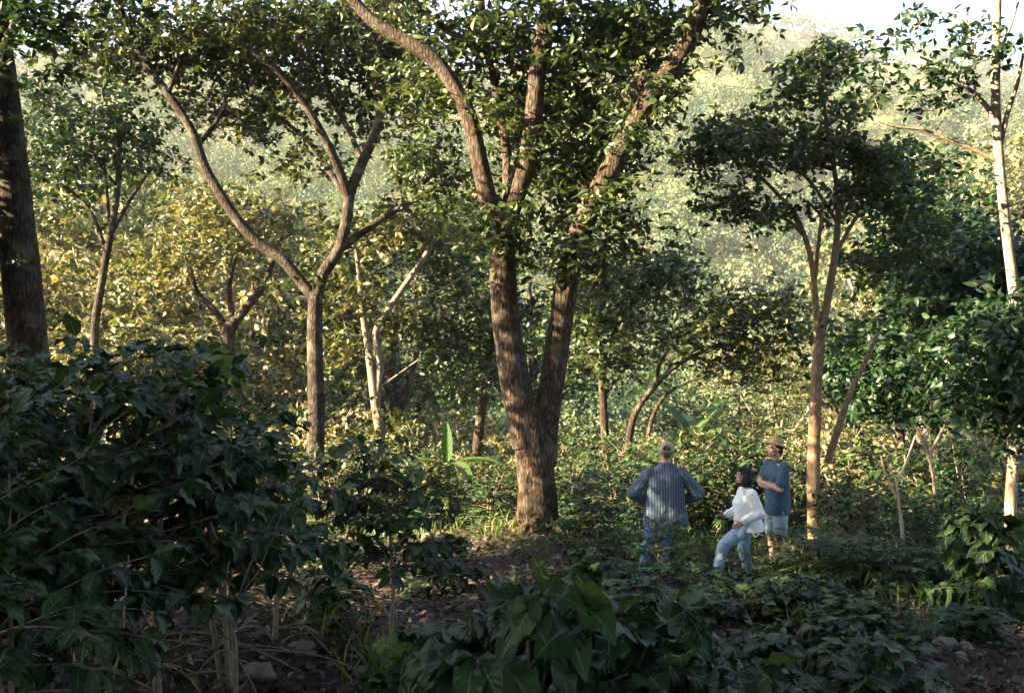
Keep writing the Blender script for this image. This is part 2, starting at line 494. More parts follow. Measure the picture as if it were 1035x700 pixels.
def px_tree(name, label, d, limbs, blobs, bark, leafm, lsize, seed, tpl=DIA, n_spr=7, n_leaf=6, spread=.32, group=None,
            bump=.05, sides=12, cat='tree', base_z=None, branch_r=.03, flare=True):
    """limbs: list of (points [(px,py,depth offset)], width px at start, at end); the first ones with flag trunk"""
    rg = np.random.default_rng(seed)
    p0 = limbs[0][0][0]
    bx = X_at(p0[0], d + (p0[2] if len(p0) > 2 else 0)); by = d + (p0[2] if len(p0) > 2 else 0)
    bz = gzf(bx, by)
    root = empty(name, (bx, by, bz))
    tag(root, label, cat, group)
    org = np.array([bx, by, bz])
    nodes = []; nr = []; own = []; gl_ = []
    gt = Geo()
    for k, lb in enumerate(limbs):
        pts, w0, w1 = lb[:3]
        part = lb[3] if len(lb) > 3 else ('trunk' if k == 0 else 'limb')
        Q = np.array([P(q[0], q[1], d + (q[2] if len(q) > 2 else 0)) for q in pts])
        rr = np.linspace(w0, w1, len(Q)) / 2 / F * d
        if k == 0 and name == 'shade_tree':
            for a_ in range(8):
                th = a_ / 8 * 2 * PI + .3 * math.sin(a_ * 2.7); Lr = .62 + .2 * math.sin(a_ * 1.9)
                rx, ry = bx + math.cos(th) * Lr, by + math.sin(th) * Lr
                tube(gt, np.array([(bx + math.cos(th) * .12, by + math.sin(th) * .12, bz + .55), (bx + math.cos(th) * .26, by + math.sin(th) * .26, bz + .14), (bx + math.cos(th) * .4, by + math.sin(th) * .4, bz + .03), (rx, ry, gzf(rx, ry) - .06)]) - org, [.12, .10, .075, .04], 10, 5, .1, a_ * 1.0)
        if k == 0:
            # carry the trunk down into the ground
            if Q[0][2] > bz - .05:
                Q = np.vstack([[Q[0][0], Q[0][1], bz - .25], Q]); rr = np.concatenate([[rr[0] * (1.35 if flare else 1.05)], rr])
        g = gt if part == 'trunk' else Geo()
        c, r = tube(g, Q - org, rr, sides, 6, bump, seed + k * 3.1)
        nodes.append(c); nr.append(r); own += [g] * len(c)
        if part != 'trunk': gl_.append((part, g))
    nodes = np.concatenate(nodes); nr = np.concatenate(nr)
    if blobs:
        cl = []
        for (px, py, rx, ry, dd, rz, n) in blobs:
            c = P(px, py, d + dd) - org
            s = (d + dd) / F
            cl.append(in_blob(c, np.array([rx * s, rz, ry * s]), n, rg))
        cl = np.concatenate(cl)
        branch_to(own, cl, nodes, nr, rg, branch_r)
        gl = Geo(); sprigs(gl, tpl, cl, n_spr, n_leaf, spread, lsize, rg)
        gl.obj('crown', leafm, root, smooth_sh=(tpl is not DIA))
    gt.obj('trunk', bark, root)
    for part, g in gl_: g.obj(part, bark, root)
    return root


# the large double-trunked shade tree
px_tree('shade_tree', 'tall broad shade tree with rough double trunk forking low, in the middle of the view', 15.5,
        [([(543, 536), (543, 505), (541, 470), (538, 440), (532, 415)], 43, 32, 'trunk'),
         ([(534, 450), (526, 410), (518, 370), (511, 320), (508, 275), (508, 238)], 33, 25, 'trunk'),
         ([(549, 470, .05), (553, 420, .1), (560, 370, .15), (568, 320, .15), (576, 270, .1), (590, 225, 0), (612, 180, -.1), (634, 140, -.2), (658, 98, -.3), (684, 62, -.4), (703, 25, -.5), (716, -20, -.6), (740, -90, -.8)], 27, 16, 'trunk'),
         ([(507, 250), (497, 215), (486, 170), (476, 125), (462, 92), (440, 62), (410, 42), (375, 20), (345, -15), (300, -70)], 20, 10),
         ([(508, 245), (518, 205, .1), (532, 165, .15), (539, 120, .2), (543, 75, .2), (550, 30, .2), (558, -20, .2), (565, -90, .2)], 23, 14),
         ([(509, 240, .15), (513, 195, .5), (512, 150, .7), (505, 115, .8), (500, 85, .9), (490, 40, 1.0), (485, -20, 1.1)], 12, 7),
         ([(497, 60, .9), (470, 42, .7), (440, 22, .6), (415, -5, .5)], 9, 5),
         ([(655, 103, -.3), (640, 60, .2), (620, 20, .5), (600, -40, .8)], 12, 6),
         ([(590, 228, 0), (600, 190, .6), (610, 140, 1.0), (600, 80, 1.4), (590, 20, 1.5)], 11, 5)],
        [(582, 255, 12, 18, -.4, .15, 4), (610, 188, 14, 20, -.5, .15, 4), (640, 140, 12, 18, -.6, .15, 3), (668, 90, 14, 16, -.65, .2, 4), (505, 228, 16, 20, -.3, .2, 5), (533, 150, 8, 20, -.1, .15, 2), (450, 185, 50, 40, 1.5, .8, 20), (615, 165, 36, 50, .3, .7, 16), (602, 262, 34, 30, .8, .6, 14), (530, 100, 60, 50, 1.3, .8, 26), (560, 25, 90, 28, .5, 1.0, 30), (430, 85, 50, 35, 1.1, .8, 16), (495, 235, 16, 20, -.2, .25, 6), (610, 40, 60, 30, .9, 1.0, 24), (540, 60, 50, 40, 1.4, .8, 18), (580, 170, 40, 30, 1.0, .6, 14), (620, 60, 75, 55, .4, 1.3, 46), (592, 150, 48, 50, .8, .8, 30), (590, 215, 40, 40, .3, .6, 16), (560, 120, 40, 60, 1.2, .6, 20), (575, 265, 14, 14, -.35, .15, 4),
         (470, 60, 60, 45, .9, 1.2, 16), (420, 150, 40, 30, 1.3, .8, 9), (505, 30, 60, 30, 1.0, 1.2, 20), (510, 215, 12, 30, .5, .3, 5),
         (515, 262, 10, 16, .2, .15, 4), (500, 110, 18, 30, -.1, .3, 5), (690, 20, 50, 20, -.2, .8, 14), (745, 15, 40, 18, -.3, .8, 9), (735, 55, 15, 8, -.6, .2, 2), (640, 120, 22, 22, .2, .5, 6),
         (622, 215, 14, 24, -.2, .2, 4), (610, -60, 170, 60, 0, 2.5, 60), (400, -50, 150, 50, .2, 2.5, 45), (520, 140, 30, 50, 1.6, .6, 12), (650, 240, 12, 12, 0, .2, 2)],
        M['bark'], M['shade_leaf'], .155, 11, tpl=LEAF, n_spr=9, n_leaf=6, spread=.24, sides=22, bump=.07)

# left forked tree
px_tree('forked_tree', 'tree forking low into two long bare dark limbs, left of the double trunk', 20.0,
        [([(319, 455), (320, 420), (319, 380), (318, 340), (319, 296)], 18, 15, 'trunk'),
         ([(319, 303), (304, 284), (285, 262), (262, 246), (243, 226), (222, 195), (207, 168), (195, 135), (172, 98), (152, 72), (138, 48), (122, 10), (100, -40)], 12, 7),
         ([(200, 148), (222, 118, .2), (236, 85, .3), (250, 45, .4), (258, 0, .5)], 5, 2), ([(170, 95), (182, 62, -.2), (188, 30, -.3), (200, -10, -.4)], 5, 2), ([(150, 70), (120, 52, .2), (90, 45, .3), (62, 40, .4)], 4, 1.5), ([(225, 200), (205, 175, .3), (185, 165, .4), (160, 150, .5)], 4, 1.5),
         ([(384, 100), (405, 75, .2), (430, 52, .3), (452, 15, .4)], 6, 2.5), ([(300, 95, -.6), (305, 60, -.4), (300, 25, -.3), (310, -10, 0)], 5, 2), ([(366, 165), (352, 130, .4), (335, 100, .5), (328, 60, .6), (330, 20, .6)], 6, 2.5),
         ([(319, 305), (326, 278), (341, 255), (350, 225), (354, 195), (366, 165), (379, 135), (386, 105), (382, 75), (392, 40), (402, 0), (410, -50)], 13, 7),
         ([(341, 254), (362, 238, .2), (385, 222, .4), (410, 207, .6), (440, 190, 1), (468, 172, 1.3)], 9, 4),
         ([(353, 200), (340, 165, -.2), (320, 125, -.4), (295, 88, -.6), (268, 62, -.8), (240, 40, -1)], 10, 5),
         ([(352, 205), (318, 150, .5), (284, 120, .9), (255, 98, 1.2)], 6, 3),
         ([(384, 95), (360, 60, .5), (340, 20, .8)], 6, 3)],
        [(130, 50, 70, 30, 1.0, 1.3, 26), (270, 40, 90, 34, 1.2, 1.4, 44), (400, 45, 60, 40, 1.2, 1.2, 34), (230, 110, 60, 28, 1.5, 1.0, 18), (380, 110, 50, 35, 1.3, 1.0, 20), (60, 40, 40, 20, .5, 1.0, 12), (210, 60, 80, 30, .8, 1.5, 34), (350, 30, 80, 26, .8, 1.4, 36), (290, 60, 90, 40, 1.6, 1.2, 30), (400, 70, 45, 40, .2, 1.2, 22), (330, 40, 70, 35, 0, 1.5, 34), (250, 25, 60, 22, -.5, 1.2, 22), (180, 40, 45, 22, 0, 1.2, 16), (120, 20, 40, 18, 0, 1.0, 13),
         (300, 95, 60, 30, .8, 1.2, 16), (260, 135, 50, 24, 1.2, 1, 10), (420, 150, 30, 35, .8, .8, 10), (300, 170, 40, 22, .6, .8, 8), (100, 55, 30, 16, 0, .8, 6), (320, -40, 180, 40, 0, 3, 50), (420, 205, 30, 14, .8, .5, 5), (315, 275, 8, 14, 0, .2, 2)],
        M['bark_dark'], M['deep_leaf'], .16, 21, n_spr=9, n_leaf=7, spread=.34, bump=.06, sides=14)

# trunk at the left edge
px_tree('edge_tree', 'thick dark trunk rising at the left edge of the view', 12.0,
        [([(34, 400), (30, 365), (24, 300), (17, 230), (9, 150), (-2, 60), (-12, -20), (-20, -90)], 40, 28, 'trunk'),
         ([(-3, 60), (14, 30, -.3), (30, -10, -.6), (60, -60, -.8)], 12, 5),
         ([(8, 140), (-30, 80, .5), (-80, 10, 1)], 14, 6)],
        [(30, 15, 40, 22, -.6, .8, 9), (60, -50, 90, 40, -.5, 1.6, 26), (-60, -30, 80, 50, .5, 1.6, 30), (55, 45, 22, 12, -.5, .5, 4), (-90, 60, 50, 50, .8, 1.2, 18), (-130, 150, 50, 60, .6, 1.3, 22), (-115, 260, 50, 70, -.4, 1.0, 30), (-60, 110, 30, 40, 1.2, .8, 8)],  # clumps far left are out of view, added to shade trunk and people
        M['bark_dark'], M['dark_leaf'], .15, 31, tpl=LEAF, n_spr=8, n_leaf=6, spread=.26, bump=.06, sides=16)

px_tree('slender_tree', 'slender tree with thin upright stems and dark rounded crown, far left', 24.0,
        [([(97, 400), (96, 335), (103, 285), (112, 235), (119, 190), (121, 140), (122, 105)], 10, 5, 'trunk'),
         ([(108, 255), (92, 215), (74, 195), (60, 185)], 5, 2), ([(113, 235), (130, 205), (148, 178), (160, 165)], 5, 2),
         ([(119, 190), (100, 165, -.3), (85, 140, -.4)], 4, 2), ([(112, 240), (108, 190, .4), (104, 150, .5)], 4, 2)],
        [(80, 140, 55, 38, 0, 1.6, 40), (125, 120, 40, 36, .3, 1.3, 24), (60, 100, 40, 25, 0, 1.2, 14), (150, 160, 28, 22, 0, 1, 10), (40, 170, 30, 25, -.2, 1, 11), (75, 200, 24, 12, 0, .6, 4)],
        M['bark_dark'], M['dark_leaf'], .18, 41, n_spr=8, n_leaf=7, spread=.38, sides=8)

px_tree('crooked_tree', 'short crooked tree with dark fork half hidden in yellow foliage, left of the forked tree', 27.0,
        [([(236, 420), (234, 375), (230, 340), (238, 322)], 17, 13, 'trunk'),
         ([(237, 326), (255, 303), (268, 285), (276, 262), (284, 240)], 10, 5), ([(233, 335), (215, 312), (200, 296), (192, 270)], 8, 4), ([(236, 330), (232, 290, .4), (240, 255, .6)], 7, 3)],
        [(190, 255, 45, 35, 0, 1.5, 26), (275, 225, 40, 32, .2, 1.5, 22), (235, 235, 45, 40, .8, 1.2, 24), (160, 290, 26, 24, 0, 1.2, 10), (205, 200, 40, 25, .6, 1.4, 16)],
        M['bark_dark'], M['sun_leaf'], .2, 51, n_spr=8, n_leaf=7, spread=.42, sides=10)

px_tree('pale_twin_tree', 'pale grey twin stemmed tree standing between the forked tree and the double trunk', 24.0,
        [([(387, 470), (383, 430), (378, 395), (374, 360)], 11, 9, 'trunk'),
         ([(375, 365), (368, 325), (364, 290), (360, 250)], 8, 4), ([(381, 405), (384, 365), (380, 335), (398, 305), (415, 280), (432, 255), (440, 240)], 8, 5),
         ([(398, 306), (432, 300, .2), (462, 283, .3), (485, 270, .3)], 4, 2), ([(379, 395), (400, 380, 0), (425, 362, 0)], 3, 1.5)],
        [(370, 235, 45, 36, .3, 1.4, 22), (430, 225, 45, 32, .4, 1.4, 22), (350, 300, 30, 30, .4, 1.2, 13), (400, 320, 30, 26, .7, 1, 11), (340, 350, 24, 20, .3, .8, 8)],
        M['bark_grey'], M['olive_leaf'], .2, 61, n_spr=8, n_leaf=7, spread=.4, sides=9)

px_tree('dense_tree', 'dark dense round tree close behind the left side of the double trunk', 26.0,
        [([(482, 470), (486, 420), (492, 390), (496, 350)], 11, 8, 'trunk'), ([(494, 370), (470, 340), (450, 320), (440, 290)], 6, 3), ([(495, 355), (505, 310), (500, 260)], 6, 3), ([(494, 365), (520, 330), (540, 300)], 5, 2)],
        [(450, 340, 40, 32, 0, 1.5, 22), (480, 300, 45, 40, 0, 1.6, 26), (440, 270, 40, 30, .2, 1.5, 15), (470, 380, 36, 24, -.2, 1.2, 16), (530, 320, 30, 40, .3, 1.4, 12), (470, 235, 40, 26, .4, 1.4, 18)],
        M['bark_dark'], M['shade_leaf'], .2, 71, n_spr=9, n_leaf=7, spread=.42, sides=9)

px_tree('round_crown_tree', 'dark round crowned tree just right of the double trunk, behind the striped shirt', 24.0,
        [([(613, 470), (611, 430), (609, 395), (606, 365)], 9, 7, 'trunk'), ([(608, 380), (592, 350), (584, 320)], 5, 2.5), ([(607, 368), (622, 335), (640, 305), (655, 285)], 5, 2.5), ([(610, 400), (632, 372), (655, 355)], 4, 2), ([(606, 368), (606, 320, .4), (612, 280, .5)], 5, 2)],
        [(620, 300, 40, 34, 0, 1.4, 26), (660, 275, 42, 20, 0, 1.3, 20), (595, 330, 26, 32, 0, 1.2, 14), (640, 335, 45, 20, 0, 1.2, 15), (690, 285, 26, 18, .2, 1, 10), (610, 365, 34, 16, .2, 1, 10)],
        M['bark_dark'], M['shade_leaf'], .19, 81, n_spr=9, n_leaf=7, spread=.36, sides=8)

px_tree('spreading_tree', 'small spreading tree with bent leaning stems and flat layered crown above the people', 23.0,
        [([(634, 470), (637, 435), (645, 412), (660, 392), (680, 372), (700, 360), (728, 348)], 8, 3.5, 'trunk'),
         ([(655, 440), (661, 418), (672, 400), (690, 388), (715, 380)], 5, 2), ([(662, 391), (668, 365), (690, 340), (715, 325)], 5, 2), ([(700, 360), (735, 368, -.3), (770, 372, -.4)], 3, 1.5),
         ([(690, 345), (735, 325, 0), (775, 318, 0), (800, 312, 0)], 3.5, 1.5)],
        [(770, 312, 46, 14, 0, 1.2, 22), (715, 320, 40, 16, 0, 1.2, 20), (760, 345, 45, 16, .3, 1.2, 16), (690, 345, 30, 14, .3, 1, 10), (740, 375, 45, 14, .2, 1.2, 10), (810, 335, 20, 14, 0, .8, 7)],
        M['bark_dark'], M['olive_leaf'], .18, 91, n_spr=8, n_leaf=7, spread=.34, sides=8)

px_tree('right_tree', 'tall tan trunked tree with airy layered green crown, right of the people', 17.5,
        [([(823, 520), (822, 490), (823, 440), (825, 390), (828, 345)], 14, 11, 'trunk'),
         ([(826, 360), (825, 315), (821, 270), (812, 235), (800, 212), (780, 190), (760, 170)], 7, 3),
         ([(828, 350), (835, 310), (842, 270), (846, 235), (847, 200), (842, 165), (836, 130), (832, 95)], 9, 3),
         ([(836, 468, .1), (848, 430, .1), (860, 395, .1), (876, 362, .2), (888, 335, .3)], 8, 4),
         ([(844, 258), (862, 225, .3), (880, 200, .4), (905, 185, .6)], 5, 2), ([(823, 285), (828, 240, -.3), (832, 200, -.4)], 5, 2.5), ([(812, 238), (795, 222, 0), (770, 215, 0), (738, 205, -.2)], 4, 1.8),
         ([(846, 225), (820, 185, .2), (790, 160, .3), (765, 145, .4)], 4, 1.8), ([(848, 215), (875, 165, 0), (890, 150, 0)], 4, 2)],
        [(825, 75, 36, 20, 0, .9, 14), (800, 100, 32, 18, 0, .8, 9), (850, 105, 32, 20, 0, .8, 9), (732, 140, 40, 12, 0, .9, 14), (770, 128, 36, 10, .2, .9, 9), (725, 168, 32, 8, -.1, .8, 7), (750, 210, 36, 7, 0, .8, 6), (790, 215, 36, 10, .1, .8, 8), (905, 170, 36, 20, .4, 1, 18), (770, 160, 40, 14, .1, 1, 12), (825, 155, 44, 22, .2, 1, 16),
         (870, 165, 40, 24, .2, 1, 22), (895, 205, 36, 26, .4, 1, 20), (860, 200, 36, 12, .3, 1, 8), (735, 205, 22, 8, -.2, .5, 5), (920, 240, 30, 30, .6, 1, 16), (720, 150, 14, 10, 0, .4, 4), (880, 260, 30, 24, .6, .8, 9), (835, 335, 16, 10, 0, .4, 3), (840, 55, 20, 8, 0, .5, 5)],
        M['bark_tan'], M['green_leaf'], .15, 101, n_spr=8, n_leaf=7, spread=.25, sides=14, bump=.04, flare=False)

px_tree('pale_tree', 'pale barked slim tree with sparse leaves at the right edge of the view', 12.0,
        [([(1023, 580), (1021, 520), (1026, 440), (1030, 360), (1024, 290), (1015, 215), (1009, 150), (1006, 100), (1007, 50), (1008, 0), (1010, -60)], 12, 7.5, 'trunk'),
         ([(1007, 133), (1000, 112), (985, 95), (966, 80), (948, 66), (930, 58)], 6, 2), ([(1012, 165), (985, 152), (960, 142), (935, 132), (905, 128), (885, 122)], 4, 1.5),
         ([(1010, 150), (1018, 115, 0), (1028, 85, 0), (1035, 50, 0)], 6, 3), ([(985, 95), (985, 65, .2), (980, 35, .3), (975, 10, .3)], 3, 1.5), ([(1007, 60), (1020, 30, 0), (1030, 0, 0)], 4, 2),
         ([(1020, 370), (1005, 350, 0), (996, 335, 0), (990, 322, 0)], 3, 1.2)],
        [(925, 30, 24, 18, 0, .5, 7), (960, 75, 34, 18, 0, .5, 9), (900, 75, 16, 14, 0, .4, 4), (1000, 60, 20, 36, .1, .5, 7), (940, 100, 24, 14, 0, .5, 6), (985, 25, 26, 14, .2, .5, 6), (885, 95, 12, 10, 0, .3, 3), (990, 195, 14, 22, 0, .3, 4), (1022, 330, 22, 30, -.1, .3, 8), (1012, 400, 24, 36, -.2, .4, 12), (1024, 455, 22, 24, -.2, .4, 8), (1010, -40, 60, 30, 0, 1, 16), (890, 40, 12, 10, 0, .3, 2)],
        M['bark_pale'], M['dark_leaf'], .12, 111, tpl=LEAF, n_spr=6, n_leaf=4, spread=.16, sides=12, bump=.06, flare=False)

for i, (px, top, dd, lab) in enumerate(((940, 150, 21, 'large dark evergreen tree in shade filling the right side below the pale tree'),
                                         (1015, 215, 19, 'dark evergreen tree in shade behind the pale trunk at the right edge'),
                                         (905, 320, 22.5, 'lower dark leafy tree in shade right of the tan trunk'), (1042, 312, 10.9, 'small dark leafy tree hiding the lower part of the pale trunk'))):
    h = 420 - top
    px_tree('evergreen_tree', lab, dd,
            [([(px + 5, 470), (px + 3, 410), (px, top + h * .45), (px - 3, top + h * .1)], 12, 4, 'trunk'),
             ([(px + 2, 400), (px - 25, top + h * .6), (px - 45, top + h * .45)], 5, 2), ([(px + 1, 380), (px + 25, top + h * .5), (px + 48, top + h * .4)], 5, 2), ([(px, 360), (px - 15, top + h * .3, -.5), (px - 30, top + h * .2, -.6)], 4, 2)],
            [(px, top + h * .4, 60, h * .3, .6, 1.4, 50), (px, top + h * .75, 65, h * .25, .4, 1.4, 44), (px, top + h * .2, 36, h * .2, 0, 1.4, 26), (px - 35, top + h * .42, 34, h * .2, 0, 1.4, 26), (px + 36, top + h * .42, 34, h * .2, 0, 1.4, 26), (px, top + h * .6, 55, h * .2, -.4, 1.5, 34), (px - 30, top + h * .85, 40, h * .14, 0, 1.2, 14), (px + 36, top + h * .82, 40, h * .14, 0, 1.2, 14)],
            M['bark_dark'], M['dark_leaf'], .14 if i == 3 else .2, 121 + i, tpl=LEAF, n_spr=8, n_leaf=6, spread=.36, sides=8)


# mid-distance trees: a few grown templates, copied
def grow_tree(seed, H, R, leafm, bark, lsize, nclump, n_spr=8, n_leaf=7, name='tree', low=.25):
    rg = np.random.default_rng(seed)
    root = empty(name)
    g = Geo(); nodes = []; nr = []
    top = np.array([rg.normal() * .06 * H, rg.normal() * .06 * H, H * .72])
    c, r = tube(g, [(0, 0, -.8), (rg.normal() * .02 * H, rg.normal() * .02 * H, H * .25), top * np.array([.7, .7, .65]), top], [H * .026, H * .02, H * .013, H * .004], 8, 5, .05, seed)
    nodes.append(c[8:]); nr.append(r[8:])
    nl = 6; blobs = []
    for k in range(nl):
        a = k / nl * 2 * PI + rg.normal() * .3
        h0 = H * rg.uniform(.22, .5); tip = np.array([math.cos(a) * R * rg.uniform(.55, .85), math.sin(a) * R * rg.uniform(.55, .85), H * rg.uniform(.5, .88)])
        b = c[int(np.argmin(np.abs(c[:, 2] - h0)))]
        c2, r2 = tube(g, [b, b * .5 + tip * .5 + np.array([0, 0, -.05 * H]), tip], [H * .012, H * .008, H * .003], 6, 5, .04, seed + k)
        nodes.append(c2[4:]); nr.append(r2[4:])
        blobs.append((tip, R * rg.uniform(.35, .5)))
    blobs.append((np.array([top[0], top[1], H * .82]), R * .5))
    for k in range(4):
        a = rg.uniform(0, 2 * PI); blobs.append((np.array([math.cos(a) * R * .5, math.sin(a) * R * .5, H * rg.uniform(low, .5)]), R * .42))
    nodes = np.concatenate(nodes); nr = np.concatenate(nr)
    cl = np.concatenate([in_blob(p, np.array([r, r, r * .62]), max(3, int(nclump / len(blobs))), rg) for p, r in blobs])
    branch_to(g, cl, nodes, nr, rg, .035, 3); g.obj('trunk', bark, root)
    gl = Geo(); sprigs(gl, DIA, cl, n_spr, n_leaf + 2, R * .095, lsize, rg, flat=.5); gl.obj('crown', leafm, root, smooth_sh=False)
    return root, H


TT = [grow_tree(201, 10, 4.2, M['sun_leaf'], M['bark_pale'], .24, 110, name='leafy_tree'),
      grow_tree(202, 11, 4.0, M['olive_leaf'], M['bark_dark'], .19, 130, name='leafy_tree'),
      grow_tree(203, 9, 4.6, M['sun_leaf'], M['bark'], .32, 95, name='leafy_tree', low=.2),
      grow_tree(204, 12, 4.4, M['deep_leaf'], M['bark_dark'], .25, 140, name='leafy_tree')]
used = set()


def put_tree(px, d, top_py, t, label, group, cat='tree', rz=None, xoff=0):
    src, H = TT[t]
    x = X_at(px, d); z0 = gzf(x, d)
    zt = CAM_Z - (top_py - 350) / F * d
    s = max(.25, (zt - z0) / H)
    o = src if t not in used else copy_tree(src)
    used.add(t)
    o.location = (x, d, z0 - .05)
    r = random.Random(int(px * 7 + d * 13))
    o.rotation_euler = (0, 0, r.uniform(0, 6.28))
    w = min(1.25, max(.8, 1.0 / max(s, .6) ** .3))
    o.scale = (s * w, s * w, s)
    tag(o, label, cat, group)
    return o


ORD = ['first', 'second', 'third', 'fourth', 'fifth', 'sixth', 'seventh', 'eighth', 'ninth', 'tenth', 'eleventh', 'twelfth', 'thirteenth', 'fourteenth', 'fifteenth', 'sixteenth', 'seventeenth', 'eighteenth', 'nineteenth', 'twentieth',
       'twenty first', 'twenty second', 'twenty third', 'twenty fourth', 'twenty fifth', 'twenty sixth', 'twenty seventh', 'twenty eighth', 'twenty ninth', 'thirtieth', 'thirty first', 'thirty second', 'thirty third', 'thirty fourth', 'thirty fifth', 'thirty sixth', 'thirty seventh', 'thirty eighth', 'thirty ninth', 'fortieth', 'forty first', 'forty second', 'forty third', 'forty fourth', 'forty fifth', 'forty sixth', 'forty seventh', 'forty eighth', 'forty ninth', 'fiftieth']
mid = [(-30, 30, 95, 1), (55, 36, 170, 0), (150, 33, 215, 2), (185, 42, 150, 3), (250, 40, 190, 2), (300, 46, 185, 0), (140, 58, 140, 1), (385, 38, 215, 3),
       (345, 60, 215, 2), (545, 40, 190, 3), (742, 40, 350, 1), (795, 50, 340, 0), (870, 38, 262, 1), (945, 46, 118, 0), (995, 52, 165, 2), (1045, 42, 190, 1),
       (235, 82, 225, 1), (25, 74, 150, 2), (840, 64, 330, 2), (905, 72, 215, 0), (300, 30, 335, 1), (60, 28, 290, 2), (150, 29, 320, 0), (200, 34, 330, 2)]
mid.sort()
for i, (px, d, top, t) in enumerate(mid):
    tone = ['yellow green sunlit', 'olive green', 'golden green sunlit', 'deep green'][t]
    put_tree(px, d, top, t, '%s tree in the valley behind, %s from the left' % (tone, ORD[i]), 'leafy trees in the valley behind')

# unseen trees added beyond the left edge to shade the foreground
for i, (x, y, s) in enumerate(((-15, -9, 1.0), (-14, -3.5, .95), (-15, 1.0, .9), (-23, -6, 1.25), (-25, -4.5, 1.15), (-11.5, -1, .8), (-9.4, 5.6, .36), (-12.3, 5.4, .66), (-13.5, 2.6, .66))):
    o = copy_tree(TT[3][0]); o.location = (x, y, gzf(x, y) - .1); o.scale = (s * 1.1, s * 1.1, s); o.rotation_euler = (0, 0, i * 1.3)
    tag(o, 'unseen deep green tree added outside the left edge to shade the foreground', 'tree', 'unseen trees added outside the left edge for shade')


canopy = grow_tree(209, 13, 6.5, M['shade_leaf'], M['bark_dark'], .3, 420, name='leafy_tree', low=.42)[0]  # unseen trees added over and behind the camera to darken the foreground
for i, (x, y, sc, rz) in enumerate(((-6.5, -5, 1.1, 1.1), (3.5, -6, 1.15, 0), (11, -4, 1.1, 2), (-12.5, -1.2, .95, 3), (-1.5, -14, 1.2, 4), (-6.5, 1.2, .85, .6), (-2.9, 1.7, .8, 2.2), (3.3, 1.5, .8, 4.4), (7.6, 2.2, 1.1, 5.2), (-0.5, -2.2, 1.12, 2.5), (13, 5, .9, 1.7))):
    o = canopy if i == 0 else copy_tree(canopy); o.location = (x, y, gzf(x, y) - .1); o.scale = (sc, sc, sc * 1.1); o.rotation_euler = (0, 0, rz)
    tag(o, 'unseen deep green tree added around the camera to shade the foreground', 'tree', 'unseen trees added around the camera for shade')


o = copy_tree(canopy); o.location = (-8.0, 10.3, gzf(-8.0, 10.3) - .1); o.scale = (.38, .38, .5)  # unseen tree added to keep the three people in shade
tag(o, 'unseen small dense tree added outside the left edge to shade the people', 'tree')


# ------------------------------------------------------------------ coffee bushes
def coffee_bush(seed, H, R, nstem, nbranch, leaf, tpl, mat, h0=.3, name='coffee_bush', bare=0, droop=.9, up=.25, dens=1.0, tz=.6):
    rg = np.random.default_rng(seed)
    root = empty(name)
    gs = Geo(); gl = Geo()
    stems = []
    for k in range(nstem):
        a = rg.uniform(0, 2 * PI); lean = rg.uniform(.05, .25) * (H if nstem > 1 else H * .4)
        tip = np.array([math.cos(a) * lean, math.sin(a) * lean, H * rg.uniform(.85, 1)])
        c, r = tube(gs, [(rg.normal() * .02, rg.normal() * .02, -.15), tip * .4 + np.array([rg.normal() * .03, rg.normal() * .03, 0]), tip], [.022, .015, .006], 7, 6, .08, seed + k)
        stems.append(c)
    pos = []; ax = []; nr = []; sz = []; rv = []

    def pair(p, d, lenf, ter=False):
        sd = norm(np.cross(d, np.array([0, 0, 1.]) + rg.normal(size=3) * .15))
        for sgn in (-1, 1):
            a = norm(sd * sgn * (.5 if ter else 1) + d * rg.uniform(.5, .9) + np.array([0, 0, rg.uniform(-droop, .1) + (tz if ter else 0)]) + rg.normal(size=3) * .16)
            pos.append(p + a * .012); ax.append(a)
            nr.append(norm(np.array([0, 0, 1.]) + rg.normal(size=3) * .28 + d * .15))
            sz.append(leaf * lenf * rg.uniform(.72, 1.15)); rv.append(rg.random() * .75 + (.25 if ter else 0))
    for b in range(nbranch + bare):
        st = stems[rg.integers(len(stems))]
        isb = b >= nbranch
        hf = rg.uniform(.12, .45) if isb else h0 + (1 - h0) * ((b + .5) / nbranch)
        p = st[min(len(st) - 1, int(hf * (len(st) - 1)))]
        a = b * 2.4 + rg.normal() * .35
        L = R * (1 - .62 * hf ** 2.2) * rg.uniform(.5, 1.25)
        d = norm(np.array([math.cos(a), math.sin(a), up + .6 * hf ** 2]))
        n = max(3, int(L / .085)); q = p.copy(); path = [q.copy()]
        for i in range(n):
            d = norm(d + np.array([0, 0, -.09 * (1 - .5 * hf)]) + rg.normal(size=3) * .05)
            q = q + d * (L / n); path.append(q.copy())
            if not isb and i >= max(0, int(n * .22)) and rg.random() < dens:
                pair(q, d, .75 + .25 * math.sin(i / n * PI))
        if not isb: pair(q, d, .8, True)
        tube(gs, path, np.linspace(.007, .0025, len(path)), 4, 1)
    for st in stems:
        for k in range(3): pair(st[-1] + np.array([0, 0, .02 * k]), norm(np.array([math.cos(k * 2), math.sin(k * 2), .5])), .7, True)
    gs.obj('stems', M['stem'], root)
    leaves(gl, tpl, np.array(pos), np.array(ax), np.array(nr), np.array(sz), np.clip(np.array(rv), 0, 1), rg.uniform(.9, 1.15, len(pos)))
    gl.obj('foliage', mat, root, want_uv=True)
    return root


class Stock:
    def __init__(s, roots): s.r = roots; s.used = set()

    def put(s, k, x, y, sc, rz, label, group=None, cat='bush', dz=0, zs=None):
        k = k % len(s.r)
        o = s.r[k] if k not in s.used else copy_tree(s.r[k]); s.used.add(k)
        o.location = (x, y, gzf(x, y) + dz); o.rotation_euler = (0, 0, rz); o.scale = (sc, sc, zs or sc)
        tag(o, label, cat, group)
        return o


